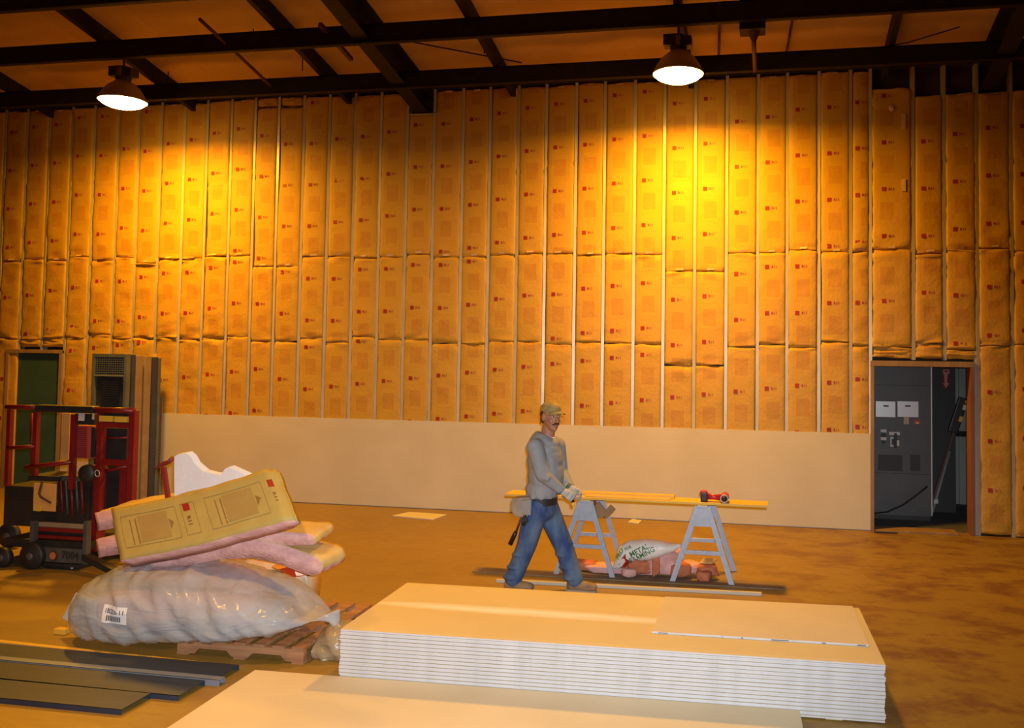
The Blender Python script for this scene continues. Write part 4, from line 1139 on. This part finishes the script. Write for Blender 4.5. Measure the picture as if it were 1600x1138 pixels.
a = at(252,622,-0.06); b = at(247,772,-0.12)
t = thing('measuring_stick', b, 'narrow orange stick with red marks leaning by the dark blue panel', 'stick')
MB().beam((b.x,b.y,0.0), a, 0.05, 0.012, up=(0,1,0)).build('stick', FT, t)
mb = MB()
for i in range(16):
    q = Vector((b.x,b.y,0.0)).lerp(a, 0.25+0.045*i); mb.box((q.x-0.02,q.y-0.0105,q.z-0.012), (q.x+0.02,q.y-0.0065,q.z+0.012))
mb.build('mark', mat('orange_mark', (0.55,0.14,0.02), 0.6), t)

# ------------------------------------------------------------------ red personnel lift at the left
LR = mat('lift_red', (0.22,0.012,0.012), 0.4, c2=(0.17,0.010,0.010), scale=5)
LK = mat('lift_black', (0.016,0.017,0.018), 0.5, c2=(0.024,0.025,0.026), scale=6)
LG = mat('lift_grey', (0.10,0.105,0.10), 0.5, 0.2, c2=(0.07,0.075,0.07), scale=6)
LY = mat('lift_decal', (0.72,0.50,0.05), 0.5)
ORG = mat('orange_card', (0.72,0.40,0.10), 0.6)
LB = mat('lift_louvre_red', (0.42,0.07,0.06), 0.5)
YL = -3.9
t = thing('personnel_lift', (4.3, YL, 0), 'red and black wheeled personnel lift with guard rails at the left', 'lift')
def lb(name, r, m, Y=YL, dep=0.06, front=0.0, bev=0.004):
    a, b = pr_(*r, Y, dep, front); return MB().box(a, b).build(name, m, t, bevel=bev)
# platform cage (front rails; rear rails repeat 0.7 m behind)
def bar(name, p, q, w, m, Y=YL, Y2=None):
    return MB().tube([at(*p, Y), at(*q, Y if Y2 is None else Y2)], w/2, 10).build(name, m, t, smooth=True)
bar('rail', (10,636), (60,637), 0.05, LR); lb('rail_pad', (56,634,148,645), LK, YL-0.02, 0.09, 0.02, 0.02)
bar('rail', (150,641), (209,642), 0.06, LR)
lb('post', (149,642,157,800), LR, YL, 0.07); lb('post', (199,642,208,790), LR, YL, 0.07)
lb('post', (108,648,115,765), LR, YL, 0.05); lb('post', (50,642,56,745), LR, YL, 0.05); lb('post', (8,640,14,760), LR, YL, 0.05)
lb('cross_bar', (150,661,206,669), LR, YL+0.005, 0.05); lb('cross_bar', (150,719,206,728), LR, YL+0.005, 0.05)
h = lb('decal_panel', (155,645,200,662), LK, YL+0.02, 0.03)
a, b = pr_(155,650,176,659,YL+0.0,0.02,0.002); d1 = MB().box(a,b).build('decal', LY, h); a, b = pr_(179,651,199,660,YL+0.0,0.02,0.002); MB().box(a,b).build('decal', LY, h)
for (x0,x1,yy) in ((156,175,649.2),(180,198,650.2)):
    a, b = pr_(x0,yy-1.4,x1,yy,YL,0.02,0.004); MB().box(a,b).build('decal_line', LK, h)
lb('cage_panel', (158,669,198,719), LK, YL+0.12, 0.03); bar('inner_rail', (158,685), (198,684), 0.02, LR, YL+0.10)
lb('mid_panel', (117,647,147,664), LK, YL+0.03, 0.05); lb('white_card', (122,645,131,658), WHT, YL+0.0, 0.015); lb('pink_card', (143.5,646,146.5,656), TAB, YL+0.0, 0.012)
h = lb('louvre_box', (116,666,141,717), LB, YL+0.04, 0.12)
mb = MB()
for i in range(16):
    yy = 667+3*i; a, b = pr_(117,yy+1,136,yy+2.2,YL+0.04,0.0,0.010); mb.box(a,b)
mb.build('louvre', LR, h)
lb('control_box', (140,668,148,715), LK, YL+0.05, 0.15)
# ladder stiles and mast below the cage
lb('mast', (136,728,152,862), LR, YL+0.10, 0.12); lb('mast', (186,728,196,795), LR, YL+0.15, 0.06); lb('mast', (199,728,206,792), LR, YL+0.15, 0.06)
lb('mast_panel', (152,733,186,808), LK, YL+0.22, 0.05); bar('cross_bar', (150,740), (200,728), 0.04, LR, YL+0.1)
bar('slanted_rail', (40,731), (112,722), 0.05, LR, YL-0.05); bar('slanted_rail', (50,646), (50,740), 0.03, LR, YL+0.6)
bar('rail', (12,700), (54,698), 0.04, LR); 
MB().lathe([(0.0,-0.03),(0.085,-0.03),(0.09,0.0),(0.085,0.03),(0.0,0.03)], at(137,740,YL-0.08), 20, 0, (0,1,0)).build('brake_drum', LK, t, smooth=True)
c = at(152,740,YL-0.09); MB().lathe([(0.026,0.0),(0.034,0.006),(0.038,0.0),(0.034,-0.006),(0.026,0.0)], c, 20, 0, (0.2,1,0.1)).build('ring', GALV, t, smooth=True)
lb('shelf', (44,744,90,752), LK, YL+0.0, 0.35); lb('shelf', (90,744,128,752), LG, YL+0.05, 0.4)
for (x0,x1) in ((95,108),): lb('tan_strip', (x0,646,x1,718), ORG, YL+0.35, 0.02)
c_ = lb('hanging_card', (52,756,87,799), ORG, YL-0.05, 0.012)
mb = MB(); mb.tube([at(66,752,YL-0.07), at(61,772,YL-0.07), at(64,777,YL-0.07), at(79,786,YL-0.07)], 0.011, 8); mb.build('hook', PIPE, t, smooth=True)
a, b = pr_(53,789,64,799,YL-0.05,0.0,0.003); MB().box(a,b).build('sticker', LY, c_)
lb('power_pack', (89,752,138,830), LK, YL+0.05, 0.40); lb('power_pack', (58,790,92,822), LK, YL+0.08, 0.35)
lb('power_pack', (6,760,50,822), LK, YL+0.15, 0.35)
for k in range(5): bar('hose', (95+8*k,752), (98+8*k,800+4*(k%3)), 0.02, LG if k % 2 else LR, YL+0.03)
# base carriage
lb('base_post', (46,815,52,856), LG, YL-0.08, 0.06); lb('base_post', (129,815,135,882), LG, YL-0.08, 0.06)
lb('base_bar', (52,826,131,832), LR, YL-0.02, 0.06); lb('base_bar', (52,838,131,843), LR, YL-0.02, 0.06); lb('base_bar', (52,832,131,838), LK, YL+0.02, 0.06)
lb('tan_cloth', (60,818,132,827), FT, YL+0.02, 0.25)
lb('battery_cover', (6,845,132,858), LK, YL-0.05, 0.7)
h = lb('front_plate', (48,857,126,879), LG, YL-0.10, 0.05)
c = at(83.5,868.5,YL-0.105)
MB().lathe([(0.0,0.0),(0.050,0.0),(0.050,0.008),(0.0,0.008)], c, 24, 0, (0,-1,0)).build('badge_ring', mat('badge_dark_red', (0.12,0.02,0.015), 0.5), h)
mb = MB(); mb.lathe([(0.0,0.0),(0.036,0.0),(0.036,0.004),(0.0,0.004)], c+Vector((0,-0.009,0)), 20, 0, (0,-1,0)); mb.build('badge', mat('badge_orange', (0.45,0.20,0.08), 0.5), h)
mb = MB(); V, F, w = glyphs('7004'); p = at(110,868,YL-0.105); mb.add([(p.x+a*0.075, p.y-0.004, p.z+b*0.075) for a, b in V], F); mb.build('lettering', LK, h)
lb('bumper', (2,879,122,884), LK, YL-0.1, 0.75)
h = lb('lower_box', (69,880,116,895), LK, YL-0.06, 0.3); MB().lathe([(0.0,0.0),(0.02,0.0),(0.0,0.012)], at(112,886.5,YL-0.065), 12, 0, (0,-1,0)).build('white_button', WHT, h)
# wheels
def wheel(px, Y, r):
    c = at(px, 900, Y); c.z = r
    w_ = MB().lathe([(0.0,-0.04),(r*0.55,-0.045),(r*0.62,-0.035),(r*0.9,-0.035),(r,-0.02),(r,0.02),(r*0.9,0.035),(r*0.62,0.035),(r*0.55,0.045),(0.0,0.04)], c, 24, 0, (0,1,0)).build('wheel', LK, t, smooth=True)
    MB().lathe([(0.0,-0.055),(0.03,-0.052),(0.04,-0.04)], c, 14, 0, (0,1,0)).build('hub', LG, w_, smooth=True)
wheel(50, YL-0.12, 0.135); wheel(12, YL+0.6, 0.135); wheel(126, YL+0.55, 0.10); wheel(4, YL-0.12, 0.10)
def leg(p, q, nm='outrigger'): MB().beam(p, q, 0.08, 0.06).build(nm, LK, t, bevel=0.006)
b0 = at(118,884,YL); 
leg((4.35,YL+0.0,0.16), (5.05,YL-0.25,0.05)); leg((4.35,YL+0.5,0.16), (5.05,YL+0.55,0.05)); leg((3.9,YL+0.3,0.14), (4.7,YL+0.3,0.14))
MB().box((4.95,YL-0.34,0.0), (5.12,YL-0.18,0.035)).build('outrigger_pad', LK, t, bevel=0.004)
MB().box((4.95,YL+0.47,0.0), (5.12,YL+0.63,0.035)).build('outrigger_pad', LK, t, bevel=0.004)
ORF = mat('orange_crate', (0.55,0.15,0.05), 0.6)
a, b = pr_(50,868,112,900,YL+0.95,0.3); o = MB().box((a[0],a[1],0.0),(b[0],b[1],0.20)).build('toolbox', ORF, None, bevel=0.008); tag(o, 'low orange box on the floor behind the lift wheel', 'box')
a, b = pr_(150,846,182,872,YL+0.85,0.25); o = MB().box((a[0],a[1],0.0),(b[0],b[1],b[2])).build('crate', ORF, None, bevel=0.008); tag(o, 'orange red crate standing right of the lift mast behind the batts', 'box')
# ------------------------------------------------------------------ walking man
SKIN = mat('skin', (0.40,0.19,0.11), 0.55, c2=(0.36,0.16,0.09), scale=20)
HOOD = mat('grey_sweatshirt', (0.28,0.31,0.335), 0.9, c2=(0.24,0.265,0.285), scale=9, bump=0.25, bscale=14)
JEAN = mat('blue_denim', (0.018,0.055,0.20), 0.85, c2=(0.10,0.17,0.27), scale=7, stretch=(1,1,0.5), bump=0.3, bscale=18)
BOOT = mat('tan_boot', (0.30,0.20,0.11), 0.8, c2=(0.20,0.13,0.07), scale=16)
GLOV = mat('grey_glove', (0.50,0.50,0.46), 0.8, c2=(0.36,0.38,0.36), scale=22)
CUFF = mat('green_cuff', (0.10,0.14,0.10), 0.8)
CAPM = mat('tan_cap', (0.42,0.30,0.10), 0.8, c2=(0.24,0.19,0.07), scale=18)
BELT = mat('black_belt', (0.02,0.02,0.022), 0.6)
LEA = mat('grey_tan_leather', (0.34,0.28,0.20), 0.8, c2=(0.24,0.20,0.15), scale=14)
HAIR = mat('dark_hair', (0.035,0.02,0.014), 0.8)
EYEW = mat('eye_white', (0.6,0.55,0.5), 0.4); EYED = mat('eye_dark', (0.015,0.01,0.008), 0.3)
Yp = -3.60
man = thing('person', (9.13, Yp, 0), 'man in grey sweatshirt, blue jeans and tan cap walking past the sawhorse', 'person')
V3 = Vector
# joints (R is the side towards the camera)
hipR, hipL = at(839,792,-3.69), at(853,791,-3.51)
kneR, kneL = at(823,852,-3.70), at(880,852,-3.50)
ankR, ankL = at(801,909,-3.66), at(899,911,-3.54)
ankR.z = max(ankR.z, 0.10); ankL.z = max(ankL.z, 0.095)
waist = at(846,775,-3.60); chest = at(850,722,-3.60); neckb = at(855,684,-3.60)
shR, shL = at(836,699,-3.79), at(871,696,-3.43)
elR, wrR = at(848,742,-3.84), at(879,768,-3.76)
elL, wrL = at(877,738,-3.38), at(892,764,-3.56)
hd = at(861,653,-3.62)
face = Vector((0.72,-0.69,-0.05)).normalized(); sd = Vector((0,0,1)).cross(face).normalized(); upd = face.cross(sd).normalized()
HR = Matrix((face, sd, upd)).transposed()*1.07
def H(f, s, u): return hd + HR @ Vector((f, s, u))
def hand(mb, wr, dirn, palm, r=1.0):
    """palm, four bent fingers and a thumb from its side"""
    d = Vector(dirn).normalized(); pn = (Vector(palm)-d*Vector(palm).dot(d)).normalized(); sdv = d.cross(pn)
    mb.capsule(wr, wr+d*0.03, 0.030*r, 0.034*r)
    for k in (-1.5,-0.5,0.5,1.5): mb.capsule(wr+d*0.02+sdv*0.012*k, wr+d*0.085+sdv*0.019*k, 0.017*r, 0.014*r, 10)
    for k, L in ((-1.5,0.060),(-0.5,0.078),(0.5,0.084),(1.5,0.072)):
        b0 = wr+d*0.085+sdv*0.0205*k
        b1 = b0 + (d*0.85+pn*0.5+sdv*0.06*k)*L*0.45; b2 = b1 + (d*0.25+pn*0.95)*L*0.33; b3 = b2 + (-d*0.25+pn*0.9)*L*0.24
        mb.capsule(b0, b1, 0.0115*r, 0.0105*r, 9); mb.capsule(b1, b2, 0.0105*r, 0.0095*r, 9); mb.capsule(b2, b3, 0.0095*r, 0.008*r, 9)
    t0 = wr+d*0.03+sdv*0.025; t1 = t0+(d*0.6+sdv*0.55+pn*0.5)*0.042; t2 = t1+(d*0.75+pn*0.6-sdv*0.1)*0.034
    mb.capsule(t0, t1, 0.015*r, 0.0125*r, 9); mb.capsule(t1, t2, 0.0125*r, 0.010*r, 9)
hdR = (wrR-elR).normalized(); hdL = (wrL-elL).normalized()
dR = Vector((0.80,0.12,-0.45)); pR = Vector((0.1,0.9,-0.35)); dL = Vector((0.86,-0.15,-0.30)); pL = Vector((0.0,-0.75,-0.6))
b = MB()
# head
b.ell(H(-0.010,0,0.045), (0.098,0.076,0.092), HR, 20, 14)
b.ell(H(0.012,0,-0.02), (0.078,0.064,0.085), HR, 18, 12)
b.ell(H(0.035,0,-0.070), (0.048,0.046,0.042), HR, 16, 10)
b.ell(H(0.064,0,-0.095), (0.022,0.022,0.018), HR, 12, 8)
b.capsule(H(0.084,0,0.028), H(0.106,0,-0.022), 0.011, 0.016, 10)
for s in (-1,1):
    b.ell(H(0.100,s*0.012,-0.026), (0.010,0.009,0.008), HR, 10, 6)
    b.ell(H(0.062,s*0.038,-0.018), (0.020,0.020,0.026), HR, 10, 8)
    b.ell(H(-0.008,s*0.078,0.002), (0.022,0.010,0.034), HR, 12, 8)
    b.ell(H(0.076,s*0.032,0.040), (0.016,0.026,0.010), HR, 10, 6)
b.ell(H(0.088,0,-0.052), (0.010,0.024,0.006), HR, 12, 6); b.ell(H(0.086,0,-0.064), (0.010,0.021,0.007), HR, 12, 6)
b.capsule(H(-0.022,0,-0.05), neckb+V3((0.0,0,-0.02)), 0.061, 0.068)
# trunk and limbs (under the clothes)
b.capsule(neckb+V3((-0.02,0,-0.12)), waist, 0.09, 0.10); b.ell(chest, (0.10,0.16,0.15)); b.ell(waist+V3((0,0,-0.08)), (0.115,0.15,0.12))
b.capsule(neckb+V3((0,0,-0.05)), shR, 0.055, 0.05); b.capsule(neckb+V3((0,0,-0.05)), shL, 0.055, 0.05)
for sh, el, wr in ((shR,elR,wrR),(shL,elL,wrL)): b.capsule(sh, el, 0.048, 0.040); b.capsule(el, wr, 0.040, 0.028)
for hp, kn, an in ((hipR,kneR,ankR),(hipL,kneL,ankL)): b.capsule(hp, kn, 0.082, 0.055); b.capsule(kn, an, 0.052, 0.036)
for an in (ankR, ankL):
    b.capsule(an, V3((an.x-0.015,an.y,0.05)), 0.034, 0.034); b.capsule(V3((an.x-0.02,an.y,0.05)), V3((an.x+0.13,an.y-0.01,0.045)), 0.034, 0.026)
hand(b, wrR, dR, pR, 0.82); hand(b, wrL, dL, pL, 0.82)
remesh(b, 'body', SKIN, man, 0.0055, 9)
# face details
for s in (-1,1):
    MB().ell(H(0.078,s*0.031,0.018), (0.0125,0.013,0.0065), HR, 12, 8).build('eye', EYEW, man, smooth=True)
    MB().ell(H(0.0885,s*0.031,0.018), (0.005,0.0055,0.0055), HR, 10, 6).build('pupil', EYED, man, smooth=True)
    mb = MB(); mb.tube([H(0.092,s*0.014,0.038), H(0.094,s*0.030,0.044), H(0.082,s*0.050,0.038)], [0.005,0.006,0.004], 8); mb.build('eyebrow', HAIR, man, smooth=True)
mb = MB(); mb.tube([H(0.080,-0.034,-0.052), H(0.098,-0.018,-0.043), H(0.103,0,-0.041), H(0.098,0.018,-0.043), H(0.080,0.034,-0.052)], [0.005,0.008,0.008,0.008,0.005], 8); mb.build('moustache', HAIR, man, smooth=True)
MB().ell(H(0.097,0,-0.059), (0.006,0.022,0.0035), HR, 12, 6).build('mouth', mat('lips', (0.28,0.10,0.08), 0.5), man, smooth=True)
mb = MB(); mb.ell(H(-0.032,0,0.030), (0.083,0.081,0.075), HR, 18, 12); mb.ell(H(-0.055,0,-0.02), (0.05,0.07,0.05), HR, 16, 10); mb.build('hair', HAIR, man, smooth=True)
# cap
cb = MB(); n, k = 24, 9
for i in range(k+1):
    ph = (PI/2)*i/k
    for j in range(n):
        th = 2*PI*j/n
        q = Vector((0.110*math.cos(ph)*math.cos(th)-0.010, 0.088*math.cos(ph)*math.sin(th), 0.060+0.085*math.sin(ph)**0.85)); cb.v.append(H(*q))
for i in range(k):
    for j in range(n): cb.f.append([i*n+j, i*n+(j+1)%n, (i+1)*n+(j+1)%n, (i+1)*n+j]); cb.m.append(0)
cap = cb.build('cap', CAPM, man, smooth=True)
bm_ = MB(); n = 14
for lay in (0.0, -0.006):
    for i in range(2):
        for j in range(n+1):
            a = -1.15+2.3*j/n; f0, s0 = 0.104*math.cos(a), 0.088*math.sin(a)
            ext = 0.085*math.cos(a*0.9) if i else -0.01
            bm_.v.append(H(f0-0.006+ext, s0*1.02, 0.066+lay-(0.006+0.03*(s0/0.09)**2 if i else 0.0)))
m1 = n+1
for j in range(n):
    bm_.f += [[j,j+1,m1+j+1,m1+j],[2*m1+j,3*m1+j,3*m1+j+1,2*m1+j+1],[m1+j,m1+j+1,3*m1+j+1,3*m1+j]]; bm_.m += [0,0,0]
bm_.build('cap_brim', CAPM, cap, smooth=True)
# sweatshirt
s = MB()
s.ell(chest+V3((0.01,0,0.02)), (0.168,0.210,0.20)); s.ell(chest+V3((0.03,-0.01,0.12)), (0.125,0.17,0.10)); s.ell(chest+V3((0.02,0,-0.12)), (0.172,0.200,0.21)); s.ell(waist+V3((0.01,0,0.06)), (0.162,0.190,0.13))
s.capsule(neckb+V3((-0.005,0,-0.07)), shR, 0.075, 0.078); s.capsule(neckb+V3((-0.005,0,-0.07)), shL, 0.075, 0.075)
s.capsule(shR, elR, 0.082, 0.070); s.capsule(elR, wrR-(wrR-elR)*0.10, 0.068, 0.046)
s.capsule(shL, elL, 0.080, 0.068); s.capsule(elL, wrL-(wrL-elL)*0.10, 0.066, 0.046)
for k_ in range(10):      # rucked hem and cloth folds
    a = k_*0.628; s.ell(waist+V3((0.128*math.cos(a),0.160*math.sin(a),0.005)), (0.028,0.032,0.030))
s.capsule(elR+V3((-0.02,-0.03,0.0)), elR+V3((0.05,-0.04,-0.02)), 0.038, 0.034); s.capsule(shR+V3((0.02,-0.03,-0.12)), shR+V3((0.09,-0.02,-0.16)), 0.045, 0.03)
# folded hood behind the neck
for rr, hh, tk in ((0.088,0.0,0.036),(0.105,-0.022,0.040)):
    s.tube([neckb+V3((-0.012+rr*0.92*math.cos(a),rr*1.12*math.sin(a),hh-0.030*math.cos(a)+0.006*math.sin(3*a))) for a in [i_*2*PI/24 for i_ in range(25)]], tk, 12)
s.ell(neckb+V3((-0.115,0.0,-0.045)), (0.055,0.10,0.075))
remesh(s, 'sweatshirt', HOOD, man, 0.008, 14)
mb = MB(); mb.tube([neckb+V3((0.075*math.cos(a)-0.012,0.078*math.sin(a),0.018-0.022*math.cos(a))) for a in [i*2*PI/20 for i in range(21)]], 0.014, 8); mb.build('white_collar', mat('white_shirt', (0.62,0.62,0.62), 0.9), man, smooth=True)
# jeans
j = MB()
j.ell(waist+V3((0,0,-0.06)), (0.138,0.170,0.11)); j.ell(waist+V3((0,0,-0.14)), (0.140,0.172,0.10))
for hp, kn, an in ((hipR,kneR,ankR),(hipL,kneL,ankL)):
    j.capsule(hp, kn, 0.118, 0.094); d_ = (an-kn).normalized(); e = an-d_*0.02; j.capsule(kn, e, 0.093, 0.084)
    for q, w_ in ((0.25,0.012),(0.6,0.014),(0.9,0.016)):
        p = kn.lerp(an, q); j.ell(p+V3((-0.02,-0.02,0)), (0.084+w_*0.3,0.082,0.024))
    j.ell(kn+V3((0.02,-0.01,0.02)), (0.075,0.075,0.06))
jo = remesh(j, 'jeans', JEAN, man, 0.009, 6)
# belt, pouch
bt = MB(); prof = [(0.150,0.188),(0.156,0.194)]
n = 32
for (zz, g) in ((-0.055,0),(0.010,0),(0.010,1),(-0.055,1)):
    for i in range(n):
        a = 2*PI*i/n; bt.v.append(waist+V3(((0.139+0.012*g)*math.cos(a),(0.172+0.012*g)*math.sin(a),zz-0.015)))
for q in range(4):
    q2 = (q+1) % 4
    for i in range(n): bt.f.append([q*n+i,q*n+(i+1)%n,q2*n+(i+1)%n,q2*n+i]); bt.m.append(0)
belt = bt.build('tool_belt', BELT, man, smooth=False)
pc = at(808,791,-3.70)
pb = MB()
pb.slab([at(x,y,-3.80) for x,y in ((799,779),(828,777),(829,800),(822,810),(803,808),(798,798))], (0,0.13,0)); pb.build('pouch', LEA, belt, bevel=0.014)
MB().slab([at(x,y,-3.83) for x,y in ((812,783),(830,781),(829,806),(815,804))], (0,0.03,0)).build('pouch_pocket', mat('grey_leather', (0.26,0.26,0.25), 0.8), belt, bevel=0.010)
MB().tube([at(819,806,-3.81), at(823,814,-3.81), at(817,820,-3.80)], 0.018, 8).build('hammer_loop', BELT, belt, smooth=True)
t = thing('hammer', at(812,820,-3.78), 'hammer with black grip hanging from the tool belt of the man', 'hammer')
MB().tube([at(818,800,-3.78), at(806,833,-3.78)], 0.011, 8).build('handle', PIPE, t, smooth=True)
MB().tube([at(806,831,-3.78), at(804,836,-3.78), at(797,851,-3.78)], [0.018,0.021,0.022], 10).build('grip', DBLK, t, smooth=True)
MB().tube([at(812,799,-3.78), at(819,799,-3.78), at(827,801,-3.78)], [0.012,0.016,0.018], 10).build('head', GALV, t, smooth=True)
# gloves
for wr, dv, pv in ((wrR,dR,pR),(wrL,dL,pL)):
    g = MB(); hand(g, wr, dv, pv, 1.15); g.capsule(wr-Vector(dv).normalized()*0.035, wr, 0.042, 0.038)
    go = remesh(g, 'glove', GLOV, man, 0.005, 2)
    c = wr-Vector(dv).normalized()*0.02
    MB().tube([c-Vector(dv).normalized()*0.02, c+Vector(dv).normalized()*0.015], 0.046, 14).build('cuff_band', CUFF, go, smooth=True)
# boots
for an, up_ in ((ankR,0),(ankL,0)):
    f = MB(); x0, y0 = an.x, an.y
    f.capsule((x0,y0,0.12), (x0-0.01,y0,0.07), 0.055, 0.052); f.capsule((x0-0.035,y0,0.055), (x0+0.02,y0,0.055), 0.050, 0.050)
    f.capsule((x0+0.02,y0,0.056), (x0+0.15,y0-0.012,0.048), 0.052, 0.044); f.ell((x0+0.165,y0-0.014,0.05), (0.048,0.048,0.038))
    bo = remesh(f, 'boot', BOOT, man, 0.007, 4)
    sl = MB(); pts = [(-0.090,-0.030),(-0.06,-0.050),(0.05,-0.048),(0.16,-0.062),(0.205,-0.040),(0.212,-0.012),(0.195,0.025),(0.15,0.042),(0.05,0.045),(-0.06,0.048),(-0.090,0.028)]
    sl.slab([(x0+a,y0+b_,0.0) for a, b_ in pts], (0,0,0.022)); sl.build('sole', mat('pale_sole', (0.30,0.26,0.20), 0.8), bo, bevel=0.003)
# small tool held in the near hand
c = wrR+Vector(dR).normalized()*0.085+Vector(pR).normalized()*0.03
t = thing('screwdriver', c, 'short dark tool with a yellow brown end held in the near glove', 'tool')
MB().tube([c+V3((-0.02,0.01,0.05)), c+V3((0.0,0.0,0.0)), c+V3((0.015,-0.01,-0.05))], [0.014,0.016,0.018], 10).build('handle', DBLK, t, smooth=True)
MB().tube([c+V3((0.015,-0.01,-0.05)), c+V3((0.02,-0.012,-0.085))], [0.019,0.014], 10).build('yellow_end', BOARD, t, smooth=True)
